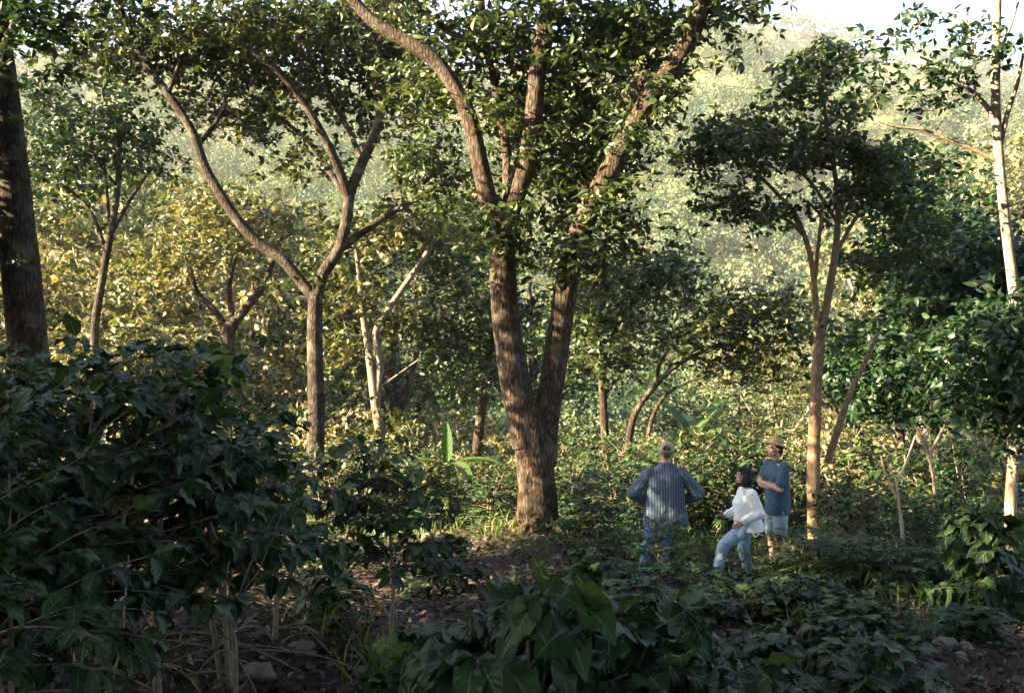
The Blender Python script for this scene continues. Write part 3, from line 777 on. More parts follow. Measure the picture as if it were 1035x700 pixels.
near = Stock([coffee_bush(301, 2.0, 1.0, 2, 66, .2, COFFEE_NEAR, M['coffee_near'], h0=.46, bare=10, dens=.8),
              coffee_bush(302, 1.9, .95, 3, 60, .19, COFFEE_NEAR, M['coffee_near'], h0=.52, bare=12, dens=.8),
              coffee_bush(303, 1.5, .62, 1, 42, .16, COFFEE_NEAR, M['coffee_near'], h0=.5, bare=12)])
far = Stock([coffee_bush(311, 1.9, .9, 2, 70, .17, COFFEE, M['coffee'], h0=.2),
             coffee_bush(312, 1.7, .95, 3, 74, .165, COFFEE, M['coffee'], h0=.15),
             coffee_bush(313, 1.4, .8, 2, 60, .16, COFFEE, M['coffee'], h0=.12)])
low = Stock([coffee_bush(321, .8, .62, 2, 22, .27, COFFEE_BROAD, M['coffee_near'], h0=.25, name='coffee_plant', droop=.75, up=.3, tz=.2),
             coffee_bush(322, .65, .5, 1, 22, .22, COFFEE_BROAD, M['coffee_near'], h0=.25, name='coffee_plant', droop=.75, up=.35, tz=.2)])


def top_scale(px, d, top, H):
    x = X_at(px, d)
    return x, (CAM_Z - (top - 350) / F * d - gzf(x, d)) / H


HN = [2.0, 1.9, 1.5]; HF = [1.95, 1.75, 1.45]; HL = [.82, .66]
# the dark mass on the left
for (px, d, top, k, lab) in ((-20, 4.6, 372, 0, 'dark coffee bush cut by the left edge, nearest the camera'), (75, 5.2, 362, 1, 'tall dark coffee bush in shade at far left, in front of the thick trunk'),
                             (165, 5.9, 366, 2, 'tall dark coffee bush in shade, second from the left edge'), (15, 4.2, 440, 1, 'dark lower coffee bush at bottom left'),
                             (235, 6.3, 395, 1, 'dark coffee bush below the pale broad leaves'), (40, 7.2, 352, 0, 'dark coffee bush behind the others, by the thick left trunk'),
                             (275, 7.6, 428, 2, 'dark coffee bush at the right end of the left clump'), (-60, 6.5, 362, 1, 'dark coffee bush at the far left edge behind the nearest one')):
    x, s = top_scale(px, d, top, HN[k])
    near.put(k, x, d, s, px * .37, lab, 'dark coffee bushes on the left')
x, s = top_scale(392, 8.0, 450, HN[2])
near.put(2, x, 8.0, s, 1.0, 'coffee bush on a single bare stem standing alone left of the double trunk', None)
# near plants at the bottom
for (px, d, top, k, rz, lab) in ((545, 3.5, 604, 0, .3, 'low coffee plant with large dark leaves at bottom centre'), (640, 3.6, 634, 0, 2.0, 'low coffee plant with glossy arching leaves right of bottom centre'),
                                 (455, 3.8, 625, 1, .9, 'small coffee plant left of the bottom centre plant'), (735, 3.5, 668, 1, 4.0, 'low coffee plant at the bottom edge below the woman')):
    x, s = top_scale(px, d, top, HL[k])
    low.put(k, x, d, .86, rz, lab, 'coffee plants along the bottom edge', zs=max(s, .6))
# the sparse row between the camera and the people
row = [(672, 11.3, 522, 2, 'leafy coffee bush standing in front of the legs of the man in striped shirt'), (712, 9.3, 606, 2, 'low coffee bush below the feet of the woman'), (775, 9.6, 590, 2, 'low dark coffee bush hiding the feet of the man in hat'),
       (822, 9.2, 582, 2, 'low dark coffee bush right of the man in hat'), (868, 8.4, 610, 2, 'low coffee bush on the right half way to the bottom edge'), (838, 7.0, 622, 2, 'coffee bush with hanging leaves near the lower right'),
       (888, 6.0, 648, 2, 'coffee bush with pale hanging leaves at lower right'), (770, 6.6, 640, 2, 'small coffee bush on leaf litter below the woman'), (640, 9.5, 592, 2, 'low coffee bush left of the woman, below the striped shirt'), (330, 8.6, 575, 2, 'low coffee plant right of the dark left bushes'), (448, 11, 545, 2, 'low coffee plant left of the foot of the double trunk'), (595, 11.5, 552, 2, 'low coffee plant right of the foot of the double trunk'), (1003, 10.8, 520, 2, 'low coffee bush in front of the pale trunk at the right edge'), (985, 8.6, 612, 2, 'bright broad leaved low bush near the right edge')]
for i, (px, d, top, k, lab) in enumerate(row):
    x, s = top_scale(px, d, top, HF[k])
    if i == 0: far.put(k, x, d, .8, px * .7, lab, 'coffee bushes on the slope below the people', zs=s)
    else:
        x, s = top_scale(px, d, top, HL[i % 2]); low.put(i % 2, x, d, max(.72, min(s, 1.0)), px * .7, lab, 'coffee bushes on the slope below the people', zs=max(s, .4))
# hedges of coffee around and behind the people
hed = []
for (px, d, top) in ((428, 17.5, 470), (462, 18, 478), (492, 17.0, 476), (520, 18.5, 468), (480, 20, 455), (440, 20.5, 450), (575, 17, 462), (598, 15.5, 470), (618, 18, 448), (640, 17, 465), (662, 19, 440), (690, 17.5, 455), (712, 19, 438), (735, 17.5, 452), (752, 19, 436), (775, 20, 440), (800, 18.5, 460),
                     (330, 17, 450), (365, 18, 448), (400, 17.5, 458), (845, 15.5, 486), (870, 14.5, 492), (900, 16.5, 480), (925, 14.8, 500), (955, 16, 492), (985, 14.5, 500), (1010, 16.5, 480), (860, 12.5, 540), (905, 12.2, 545), (950, 12.5, 548), (1000, 12.5, 540), (1040, 14, 520), (815, 13.0, 540), (930, 19, 452), (980, 19.5, 440), (870, 20, 450), (590, 20.5, 440), (560, 20, 455)):
    hed.append((px, d, top))
hed.sort()
for i, (px, d, top) in enumerate(hed):
    k = i % 3
    x, s = top_scale(px, d, top, HF[k])
    where = 'left of the double trunk' if px < 530 else ('behind the three people' if px < 808 else 'right of the tan trunk')
    idx = sum(1 for q in hed[:i + 1] if (q[0] < 530) == (px < 530) and (q[0] < 808) == (px < 808)) - 1
    far.put(k, x, d, max(.85, s), px * .9, 'glossy coffee bush in thicket %s, %s from its left' % (where, ORD[idx]), 'coffee bushes in the thicket', zs=max(.35, s))


# sunlit scrub on the slope beyond the thicket
def scrub(seed, H, R, n, mat):
    rg = np.random.default_rng(seed); root = empty('shrub')
    g = Geo(); nd = []
    for k in range(6):
        a = k + rg.normal() * .4
        c, r = tube(g, [(0, 0, -.2), (math.cos(a) * R * .3, math.sin(a) * R * .3, H * .45), (math.cos(a) * R * .7, math.sin(a) * R * .7, H * rg.uniform(.7, .95))], [.03, .02, .006], 5, 4)
        nd.append(c[3:])
    nd = np.concatenate(nd)
    u = in_blob(np.array([0, 0, H * .55]), np.array([R, R, H * .48]), n, rg)
    branch_to(g, u, nd, np.full(len(nd), .02), rg, .012, 3)
    g.obj('stems', M['drystick'], root)
    gl = Geo(); sprigs(gl, DIA, u, 7, 7, .2, .15, rg, flat=.8); gl.obj('foliage', mat, root, smooth_sh=False)
    return root


SH = Stock([scrub(401, 2.2, 1.5, 60, M['sun_leaf']), scrub(402, 1.9, 1.6, 60, M['olive_leaf']), scrub(403, 2.4, 1.4, 56, M['sun_leaf'])])
rs = random.Random(8); lst = []
for i in range(50):
    px = -20 + i * 21.5 + rs.uniform(-9, 9); d = rs.choice([21.5, 24, 27, 31, 36]) + rs.uniform(-1, 1)
    lst.append((px, d, rs.uniform(400, 455) - (d - 21) * .6 + (25 if px > 830 else 0) + (22 if 380 < px < 740 else 0)))
lst.sort()
for i, (px, d, top) in enumerate(lst):
    k = i % 3
    x, s = top_scale(px, d, top, [2.2, 1.9, 2.4][k])
    SH.put(k, x, d, max(.7, min(s, 2.4)), px, 'wild sunlit shrub beyond the coffee thicket, %s from the left' % ORD[i], 'wild shrubs beyond the coffee thicket')


# ------------------------------------------------------------------ banana, broad leaves, sticks, rocks, litter
BAN = tpl_blade(12, 5, width=.13, curve=.0, wave=.02, fold=.06)


def big_leaf(parent, name, base, d0, length, width, bend, mat, rnd, up=None, n=12):
    """one long arching leaf with midrib stalk"""
    g = Geo()
    base = np.array(base, float); d = norm(np.array(d0, float)); p = base.copy(); path = [p.copy()]; dirs = [d]
    for i in range(n):
        d = norm(d + np.array([0, 0, -bend / n])); p = p + d * length / n; path.append(p.copy()); dirs.append(d)
    cols = 7; V = []; rgl = np.random.default_rng(int(rnd * 1e4) + 3)
    side = norm(np.cross(dirs[0], np.array([0, 0, 1.]) if up is None else np.array(up, float)))
    for i in range(n + 1):
        t = i / n; w = width * (math.sin(PI * min(1, max(.03, (t - .1) / .9)) ** .75) ** .6 if t > .1 else .05)
        if i == n: w = width * .04
        nn = np.cross(side, dirs[i])
        for j in range(cols):
            s = j / (cols - 1) * 2 - 1
            V.append(path[i] + side * s * w + nn * (abs(s) * w * .35 + rgl.normal() * .02 * width * (abs(s) > .5)))
    q = []; uv = []
    for i in range(n):
        for j in range(cols - 1):
            a = i * cols + j; q.append((a, a + 1, a + cols + 1, a + cols))
            uv.append([(j / (cols - 1), i / n), ((j + 1) / (cols - 1), i / n), ((j + 1) / (cols - 1), (i + 1) / n), (j / (cols - 1), (i + 1) / n)])
    g.add(np.array(V), {4: np.array(q)}, {4: np.full(len(q), rnd)}, {4: np.array(uv)})
    tube(g, path, np.linspace(width * .09, width * .02, len(path)), 5, 1, rnd=rnd)
    return g.obj(name, mat, parent, want_uv=True)


def banana(px, d, stem_h, spec, label):
    x = X_at(px, d); root = empty('banana_plant', (x, d, gzf(x, d))); tag(root, label, 'banana plant', 'banana plants')
    g = Geo(); tube(g, [(0, 0, -.1), (.02, 0, stem_h * .5), (0, .02, stem_h)], [.11, .085, .05], 10, 4); g.obj('stem', M['banana'], root)
    for i, (az, el, L, w, bend) in enumerate(spec):
        big_leaf(root, 'leaf', (0, 0, stem_h), (math.cos(rad(az)) * math.cos(rad(el)), math.sin(rad(az)) * math.cos(rad(el)), math.sin(rad(el))), L, w, bend, M['banana'], .3 + .1 * (i % 5), up=(0, -1, .2) if el > 70 else None)
    return root


banana(452, 19, 1.3, [(100, 86, .85, .11, .1), (195, 30, 1.5, .15, 1.3), (-12, 30, 1.4, .15, 1.2), (165, 50, 1.2, .14, 1.5), (-60, 30, 1.1, .14, 1.5)], 'banana plant with one upright new leaf, left of the double trunk')
banana(700, 26, 2.2, [(140, 60, 1.8, .22, .9), (30, 60, 1.8, .22, .9), (-100, 45, 1.7, .2, 1.2), (90, 50, 1.7, .2, 1.1), (-20, 30, 1.6, .2, 1.0)], 'banana plant with ragged leaves in the brush behind the people')
banana(188, 9.4, 1.4, [(90, 84, .62, .15, .12), (200, 60, .9, .14, .9), (-30, 55, .9, .14, .9)], 'young banana plant with upright leaf above the dark left bushes')

# pale broad-leaved plant on top of the left clump
x = X_at(226, 9.2); root = empty('broad_leaved_plant', (x, 9.2, gzf(x, 9.2))); tag(root, 'broad leaved plant with ribbed leaves rising above the dark left bushes', 'plant')
zt = CAM_Z - (384 - 350) / F * 9.2 - gzf(x, 9.2)
g = Geo(); tube(g, [(0, 0, -.1), (.03, 0, zt * .5), (0, 0, zt)], [.016, .012, .007], 6, 4); g.obj('stem', M['stem'], root)
for i, (az, el, L, w) in enumerate(((170, 55, .3, .075), (120, 75, .27, .07), (60, 60, .3, .075), (20, 45, .28, .07), (200, 25, .28, .07), (-20, 25, .27, .07), (-90, 40, .26, .07), (250, 20, .26, .065), (-50, 10, .25, .06))):
    big_leaf(root, 'leaf', (0, 0, zt - .02 * i), (math.cos(rad(az)) * math.cos(rad(el)), math.sin(rad(az)) * math.cos(rad(el)), math.sin(rad(el))), L * 1.35, w * 1.4, .7, M['broad'], .3 + .08 * i)


def stick(px0, py0, px1, py1, d0, d1, r, label, name='fallen_branch', mat='drystick', sag=.03):
    a = P(px0, py0, d0); b = P(px1, py1, d1)
    g = Geo(); m = (a + b) / 2 + np.array([.02, 0, sag])
    rg = np.random.default_rng(int(px0 + py1))
    tube(g, [np.zeros(3), (m - a) * .6 + rg.normal(size=3) * .015, m - a, b - a], [r, r * .9, r * .75, r * .35], 6, 4, .08)
    o = g.obj(name, M[mat]); o.location = a
    tag(o, label, 'stick')
    return o


def bare_shrub(px, d, arms, label, w=9, mat='drystick'):
    x = X_at(px, d); z = gzf(x, d); root = empty('bare_shrub', (x, d, z)); tag(root, label, 'shrub')
    org = np.array([x, d, z]); g = Geo()
    y0 = 350 + (CAM_Z - z) / d * F
    for pts, ww in arms:
        Q = np.array([P(a, b, d + (c[0] if c else 0)) for a, b, *c in pts]) - org
        if abs(pts[0][0] - px) < 3: Q = np.vstack([[Q[0][0], Q[0][1], -.1], Q])
        tube(g, Q, np.linspace(ww, ww * .4, len(Q)) / 2 / F * d, 6, 4, .1)
    g.obj('stems', M[mat], root)
    return root


bare_shrub(238, 5.6, [([(238, 660), (234, 635), (228, 600), (226, 560), (224, 540)], 6), ([(234, 635), (245, 590), (262, 550), (280, 516)], 3), ([(238, 620), (262, 575), (284, 520)], 3), ([(230, 610), (205, 590), (180, 572), (165, 562)], 3),
                      ([(228, 598), (212, 575), (200, 560)], 3), ([(236, 637), (200, 625), (160, 618), (112, 614)], 3.5), ([(227, 560), (215, 535), (210, 515), (208, 498)], 4), ([(228, 580), (238, 540), (236, 515)], 3)],
           'leafless shrub with thin pale bare stems at lower left', mat='stem')
bare_shrub(945, 15.0, [([(945, 520), (944, 490), (940, 465)], 6), ([(941, 468), (930, 440), (922, 425)], 4), ([(938, 462), (952, 435), (962, 415)], 4)], 'bare forked stem standing in the thicket at right', mat='stem')
bare_shrub(1022, 18.0, [([(1022, 500), (1018, 440), (1010, 400)], 4), ([(1010, 400), (1000, 360), (992, 335)], 3), ([(1012, 390), (1018, 355), (1020, 345)], 3)], 'bare thin pale shrub beside the pale trunk at right edge')
bare_shrub(912, 14.0, [([(912, 540), (908, 505), (905, 480)], 5), ([(908, 505), (896, 480), (890, 460)], 3), ([(906, 490), (918, 460), (925, 440)], 3)], 'bare brown forked shrub in the thicket right of the tan trunk')
for (a, b, c, e, d0, d1, r, lab) in ((112, 690, 130, 560, 4.6, 4.8, .008, 'dry leaning stick among the dark left bushes'), (330, 595, 385, 600, 8.8, 8.7, .012, 'dry stick lying on the leaf litter left of the single stemmed bush'),
                                     (640, 510, 672, 525, 13.6, 14.6, .012, 'dry pale stick leaning beside the man in striped shirt'), (785, 560, 815, 540, 14.2, 14.6, .015, 'pale fallen branch lying right of the man in hat'), (788, 550, 822, 552, 14.3, 14.5, .012, 'thin pale fallen branch beside the one right of the man in hat')):
    stick(a, b, c, e, d0, d1, r, lab)


def hit(px, py):
    lo = 2.0
    for d in np.arange(2.0, 40, .05):
        p = P(px, py, d)
        if p[2] <= gzf(p[0], d): return p[0], d
    return p[0], d


def rock(px, py, sx, sy, sz, seed, lab):
    x, d = hit(px, py)
    g = Geo(); n, m = 14, 9
    V = []
    for i in range(m):
        for j in range(n):
            th = PI * i / (m - 1); ph = 2 * PI * j / n
            v = Vector((math.sin(th) * math.cos(ph), math.sin(th) * math.sin(ph), math.cos(th)))
            k = 1 + .3 * mnoise.noise(v * 1.6 + Vector((seed, 0, 0))) + .12 * mnoise.noise(v * 4 + Vector((seed, 2, 0)))
            V.append((v.x * sx * k, v.y * sy * k, v.z * sz * k))
    q = [(i * n + j, i * n + (j + 1) % n, (i + 1) * n + (j + 1) % n, (i + 1) * n + j) for i in range(m - 1) for j in range(n)]
    g.add(np.array(V), {4: np.array(q)})
    o = g.obj('rock', M['rock'], smooth_sh=False); o.location = (x, d, gzf(x, d) + sz * .3); o.rotation_euler = (0, 0, seed)
    tag(o, lab, 'rock', 'rocks on the slope')


for (px, py, sx, sy, sz, lab) in ((305, 662, .13, .1, .07, 'flat grey rock on the leaf litter at lower left'), (262, 686, .14, .1, .07, 'grey rock at the bottom edge beside the bare shrub'), (306, 545, .07, .06, .05, 'small pale rock in the gap below the left bushes'),
                                  (480, 628, .1, .09, .08, 'grey rock behind the bottom centre plant'), (362, 684, .12, .09, .05, 'pale flat rock at the bottom edge under the single stemmed bush'), (432, 545, .14, .1, .08, 'low grey rock at the foot of the thicket left of the double trunk'), (955, 655, .12, .1, .07, 'grey rock on the slope at lower right'), (720, 600, .12, .1, .06, 'flat rock under the raised foot of the woman')):
    rock(px, py, sx, sy, sz, px * .01, lab)


# leaf litter and grass
def litter():
    rg = np.random.default_rng(77); g = Geo(); n = 40000
    y = 3.0 + 16 * rg.random(n) ** 1.1; x = (rg.random(n) * 2 - 1) * (1.2 + y * .56)
    z = gz(x, y) + rg.uniform(.005, .05, n)
    ax = norm(rg.normal(size=(n, 3)) * np.array([1, 1, .3])); nr = norm(np.array([0, 0, 1.]) + rg.normal(size=(n, 3)) * .8)
    leaves(g, LEAF, np.stack([x, y, z], 1), ax, nr, rg.uniform(.04, .13, n), rg.random(n) ** 1.6)
    m = leaf_mat('dead_leaf', [(.028, .019, .014), (.055, .04, .03), (.10, .076, .06), (.2, .17, .14)], rough=.75, trans=.08, spec=.25, tcol=(1, .8, .5))
    o = g.obj('leaf_litter', m); tag(o, 'brown and grey fallen leaves covering the ground', 'leaf litter', kind='stuff')


def grass():
    rg = np.random.default_rng(78); g = Geo()
    blade = tpl_blade(4, 3, width=.035, curve=.35, wave=0, fold=.01)
    P_ = []
    for (px, py, r, n) in ((450, 520, .9, 500), (400, 545, .7, 260), (360, 535, .6, 260), (640, 530, 1., 400), (600, 520, .8, 300), (690, 560, 1.2, 500), (800, 560, 1.2, 600), (860, 590, 1.0, 600), (900, 575, 1.4, 900), (940, 600, 1.2, 500), (345, 520, .6, 300), (420, 675, .25, 120), (335, 640, .25, 120), (400, 690, .3, 160), (760, 555, 1.0, 300), (500, 540, .5, 120), (830, 640, .5, 120), (985, 590, 1., 400), (720, 545, 1.2, 500)):
        x, d = hit(px, py); P_.append(np.stack([x + rg.normal(size=n) * r * .6, d + rg.normal(size=n) * r * .6], 1))
    n = 5000; P_.append(np.stack([rg.uniform(-9, 12, n), rg.uniform(15, 30, n)], 1))
    q = np.concatenate(P_); n = len(q)
    z = gz(q[:, 0], q[:, 1])
    ax = norm(rg.normal(size=(n, 3)) * .45 + np.array([0, 0, 1.])); nr = norm(rg.normal(size=(n, 3)) + np.array([0, -.5, .2]))
    leaves(g, blade, np.stack([q[:, 0], q[:, 1], z - .01], 1), ax, nr, rg.uniform(.12, .38, n), rg.random(n))
    m = leaf_mat('grass_blade', [(.03, .06, .015), (.07, .11, .025), (.14, .15, .05)], rough=.6, trans=.35, spec=.25)
    o = g.obj('grass', m); tag(o, 'thin green grass and weeds on the slope', 'grass', kind='stuff')


def ground_cover():
    rg = np.random.default_rng(79); g = Geo(); C_ = []
    for (px, py, rx, ry, n) in ((930, 590, 1.6, 1.6, 150), (860, 575, 1.0, 1.0, 90), (985, 610, 1.0, 1.2, 80), (900, 640, .8, .8, 46), (800, 560, 1.2, .8, 40), (690, 565, 1.2, .8, 24), (590, 540, 1.2, .8, 46), (470, 530, 1.4, .9, 70), (390, 540, 1.0, 1.0, 60), (340, 560, .6, .8, 30), (610, 580, .8, .6, 16), (960, 560, 1.4, 1.4, 90), (520, 560, .8, .5, 14), (820, 610, .8, .8, 50), (760, 600, .7, .6, 24), (330, 620, .4, .5, 12)):
        x, d = hit(px, py); C_.append(np.stack([x + rg.normal(size=n) * rx * .6, d + rg.normal(size=n) * ry * .6], 1))
    C_.append(np.stack([rg.uniform(-6, 7, 260), rg.uniform(5, 17, 260)], 1))
    q = np.concatenate(C_); z = gz(q[:, 0], q[:, 1]); hh = rg.uniform(.05, .3, len(q))
    for k in range(7):
        n = len(q); ang = rg.uniform(0, 2 * PI, n)
        p = np.stack([q[:, 0], q[:, 1], z + hh * (k + 1) / 7], 1)
        ax = np.stack([np.cos(ang), np.sin(ang), rg.uniform(-.3, .5, n)], 1)
        leaves(g, COFFEE, p, ax, norm(np.array([0, 0, 1.]) + rg.normal(size=(n, 3)) * .3), rg.uniform(.05, .15, n) * (.6 + hh * 2), rg.random(n), rg.uniform(.9, 1.5, n))
    o = g.obj('ground_cover', M['weed'], want_uv=True); tag(o, 'small broad leaved weeds growing through the leaf litter', 'weeds', kind='stuff')


litter(); grass(); ground_cover()


# ------------------------------------------------------------------ people
def capsule(p0, p1, r0, r1, n=14, flat=1.0, fn=None):
    """closed tapered capsule; flat squeezes it along fn"""
    p0 = np.array(p0, float); p1 = np.array(p1, float); a = norm(p1 - p0)
    ref = np.array([0, 0, 1.]) if abs(a[2]) < .9 else np.array([0, 1., 0])
    if fn is not None: ref = np.array(fn, float)
    w = norm(ref - a * np.dot(ref, a)); u = np.cross(w, a)
    ang = np.arange(n) / n * 2 * PI; circ = np.cos(ang)[:, None] * u + np.sin(ang)[:, None] * w * flat
    V = []; st = []
    for t in (90, 60, 30, 0): st.append((p0 - a * r0 * math.sin(rad(t)), max(r0 * math.cos(rad(t)), r0 * .03)))
    for t in (0, 30, 60, 90): st.append((p1 + a * r1 * math.sin(rad(t)), max(r1 * math.cos(rad(t)), r1 * .03)))
    for c, r in st: V.append(c + circ * r)
    return np.concatenate(V), ring_faces(len(st), n)


def ring_faces(m, n):
    q = [(i * n + j, i * n + (j + 1) % n, (i + 1) * n + (j + 1) % n, (i + 1) * n + j) for i in range(m - 1) for j in range(n)]
    return [tuple(range(n))[::-1]] + q + [tuple((m - 1) * n + j for j in range(n))]


def loft(secs, n=24, pw=2.0):
    """secs: (x,y,z,rx,ry)"""
    ang = np.arange(n) / n * 2 * PI
    cx = np.sign(np.cos(ang)) * np.abs(np.cos(ang)) ** (2 / pw); cy = np.sign(np.sin(ang)) * np.abs(np.sin(ang)) ** (2 / pw)
    V = [np.stack([x + rx * cx, y + ry * cy, np.full(n, z)], 1) for (x, y, z, rx, ry) in secs]
    return np.concatenate(V), ring_faces(len(secs), n)


def ellipsoid(c, r, R=None, n=16, m=10):
    V = []
    for i in range(m):
        th = PI * (1 - (i + .02) / (m - .96)); th = min(max(th, .02), PI - .02)
        for j in range(n):
            ph = 2 * PI * j / n
            V.append((math.sin(th) * math.cos(ph) * r[0], math.sin(th) * math.sin(ph) * r[1], math.cos(th) * r[2]))
    V = np.array(V)
    if R is not None: V = V @ np.array(R).T
    return V + np.array(c), ring_faces(m, n)


def remesh(name, parts, voxel, mat, parent=None, smooth_it=4, wr=None):
    vs = []; fs = []; n = 0
    for v, f in parts:
        vs.append(v); fs += [tuple(i + n for i in q) for q in f]; n += len(v)
    me = bpy.data.meshes.new(name + '_src'); me.from_pydata(np.concatenate(vs).tolist(), [], fs)
    tmp = bpy.data.objects.new('tmp', me); COL.objects.link(tmp)
    md = tmp.modifiers.new('r', 'REMESH'); md.mode = 'VOXEL'; md.voxel_size = voxel; md.use_smooth_shade = True
    if smooth_it:
        ms = tmp.modifiers.new('s', 'SMOOTH'); ms.factor = .5; ms.iterations = smooth_it
    dg = bpy.context.evaluated_depsgraph_get()
    m2 = bpy.data.meshes.new_from_object(tmp.evaluated_get(dg)); m2.name = name
    bpy.data.objects.remove(tmp); bpy.data.meshes.remove(me)
    m2.materials.clear(); m2.materials.append(mat)
    wr = WR.get(name) if wr is None else wr
    if wr:
        amp, fx, fz, sd = wr
        nv = len(m2.vertices); cc = np.zeros(nv * 3, np.float32); m2.vertices.foreach_get('co', cc); cc = cc.reshape(-1, 3)
        vn = np.zeros(nv * 3, np.float32); m2.vertex_normals.foreach_get('vector', vn); vn = vn.reshape(-1, 3)
        dd_ = np.empty(nv)
        for i_, (x_, y_, z_) in enumerate(cc.tolist()):
            q_ = Vector((x_ * fx + sd, y_ * fx, z_ * fz + x_ * fx * .35))
            n_ = mnoise.noise(q_) + .55 * mnoise.noise(q_ * 2.3)
            dd_[i_] = amp * (n_ - .3 * abs(n_))
        m2.vertices.foreach_set('co', (cc + vn * dd_[:, None]).astype(np.float32).ravel()); m2.update()
    m2.polygons.foreach_set('use_smooth', np.ones(len(m2.polygons), bool))
    return link(name, m2, parent)


WR = {'shirt': (.011, 11, 7, 1.3), 'jeans': (.012, 9, 14, 4.1), 'shorts': (.012, 10, 9, 2.2), 'hair': (.008, 34, 9, 3.3)}


def rotm(yaw, pitch=0, roll=0):
    return np.array(Matrix.Rotation(yaw, 3, 'Z') @ Matrix.Rotation(pitch, 3, 'X') @ Matrix.Rotation(roll, 3, 'Y'))


def head_parts(c, R, s=1.0):
    c = np.array(c, float)
    def E(o, r): return ellipsoid(c + R @ (np.array(o) * s), np.array(r) * s, R)
    def Cp(a, b, r0, r1): return capsule(c + R @ (np.array(a) * s), c + R @ (np.array(b) * s), r0 * s, r1 * s, 10)
    pr = [E((0, -.012, .028), (.074, .094, .088)), E((0, .03, -.03), (.06, .062, .075)), E((0, .055, -.085), (.034, .034, .026)), E((0, .07, -.02), (.05, .026, .04)),
          Cp((0, .092, .018), (0, .116, -.018), .009, .014), E((.012, .104, -.022), (.009, .011, .008)), E((-.012, .104, -.022), (.009, .011, .008)),
          E((0, .083, .037), (.055, .02, .012)), E((0, .094, -.049), (.024, .012, .007)), E((0, .091, -.061), (.02, .012, .007)),
          E((.076, -.005, -.005), (.012, .02, .032)), E((-.076, -.005, -.005), (.012, .02, .032)), E((.04, .07, -.02), (.022, .02, .02)), E((-.04, .07, -.02), (.022, .02, .02))]
    return pr


def hand_parts(w, d, nrm_, side, curl=.5, s=1.0):
    """w wrist, d pointing direction, nrm_ back-of-hand normal, side = +1/-1 thumb side along cross(d,n)"""
    d = norm(np.array(d, float)); nn = np.array(nrm_, float); nn = norm(nn - d * np.dot(nn, d)); sd = np.cross(d, nn) * side
    w = np.array(w, float)
    out = []
    for k in range(4): out.append(capsule(w + sd * (.024 - .016 * k) * .6 * s, w + d * .082 * s + sd * (.03 - .02 * k) * s, .017 * s, .0125 * s, 8))
    for k, L in enumerate((.072, .08, .075, .058)):
        b = w + d * .086 * s + sd * (.031 - .0205 * k) * s
        d1 = norm(d * math.cos(curl * .6) - nn * math.sin(curl * .6) + sd * (.1 - .07 * k)); d2 = norm(d * math.cos(curl * 1.5) - nn * math.sin(curl * 1.5))
        m_ = b + d1 * L * .5 * s; out.append(capsule(b, m_, .0098 * s, .009 * s, 8)); out.append(capsule(m_, m_ + d2 * L * .5 * s, .009 * s, .0075 * s, 8))
    b = w + d * .02 * s + sd * .026 * s
    m_ = b + norm(d * .6 + sd * .8 - nn * .2) * .045 * s
    out.append(capsule(b, m_, .014 * s, .011 * s, 8)); out.append(capsule(m_, m_ + norm(d * .9 + sd * .3 - nn * .3) * .032 * s, .0105 * s, .008 * s, 8))
    return out


def skin_mat(name, col):
    m, nt, out = new_mat(name); N = nt.nodes; L = nt.links
    tc = N.new('ShaderNodeTexCoord'); nz = N.new('ShaderNodeTexNoise'); nz.inputs['Scale'].default_value = 25; nz.inputs['Detail'].default_value = 4
    L.new(tc.outputs['Object'], nz.inputs['Vector'])
    r = ramp(nt, [(.3, tuple(c * .82 for c in col)), (.7, tuple(c * 1.12 for c in col))]); L.new(nz.outputs[0], r.inputs[0])
    p = N.new('ShaderNodeBsdfPrincipled'); p.inputs['Roughness'].default_value = .5
    p.inputs['Subsurface Weight'].default_value = .15; p.inputs['Subsurface Radius'].default_value = (.01, .004, .002); p.inputs['Subsurface Scale'].default_value = 1
    L.new(r.outputs[0], p.inputs['Base Color']); L.new(p.outputs[0], out.inputs['Surface'])
    return m


def stripe_mat():
    m, nt, out = new_mat('striped_cotton'); N = nt.nodes; L = nt.links
    a = N.new('ShaderNodeAttribute'); a.attribute_name = 'stripe'
    mu = N.new('ShaderNodeMath'); mu.operation = 'MULTIPLY'; mu.inputs[1].default_value = 1 / .036; L.new(a.outputs['Fac'], mu.inputs[0])
    fr = N.new('ShaderNodeMath'); fr.operation = 'FRACT'; L.new(mu.outputs[0], fr.inputs[0])
    r = ramp(nt, [(0, (.03, .07, .12)), (.36, (.035, .075, .13)), (.46, (.15, .2, .25)), (.58, (.15, .2, .25)), (.68, (.05, .09, .15)), (.8, (.14, .1, .11)), (.92, (.035, .07, .12))])
    L.new(fr.outputs[0], r.inputs[0])
    p = N.new('ShaderNodeBsdfPrincipled'); p.inputs['Roughness'].default_value = .9; p.inputs['Specular IOR Level'].default_value = .2
    L.new(r.outputs[0], p.inputs['Base Color'])
    tc = N.new('ShaderNodeTexCoord'); mp = N.new('ShaderNodeMapping'); mp.inputs['Scale'].default_value = (9, 9, 3.5); L.new(tc.outputs['Object'], mp.inputs['Vector'])
    nz = N.new('ShaderNodeTexNoise'); nz.inputs['Scale'].default_value = 1.3; nz.inputs['Detail'].default_value = 3; L.new(mp.outputs[0], nz.inputs['Vector'])
    b = N.new('ShaderNodeBump'); b.inputs['Strength'].default_value = .7; b.inputs['Distance'].default_value = .03
    L.new(nz.outputs[0], b.inputs['Height']); L.new(b.outputs[0], p.inputs['Normal']); L.new(p.outputs[0], out.inputs['Surface'])
    return m


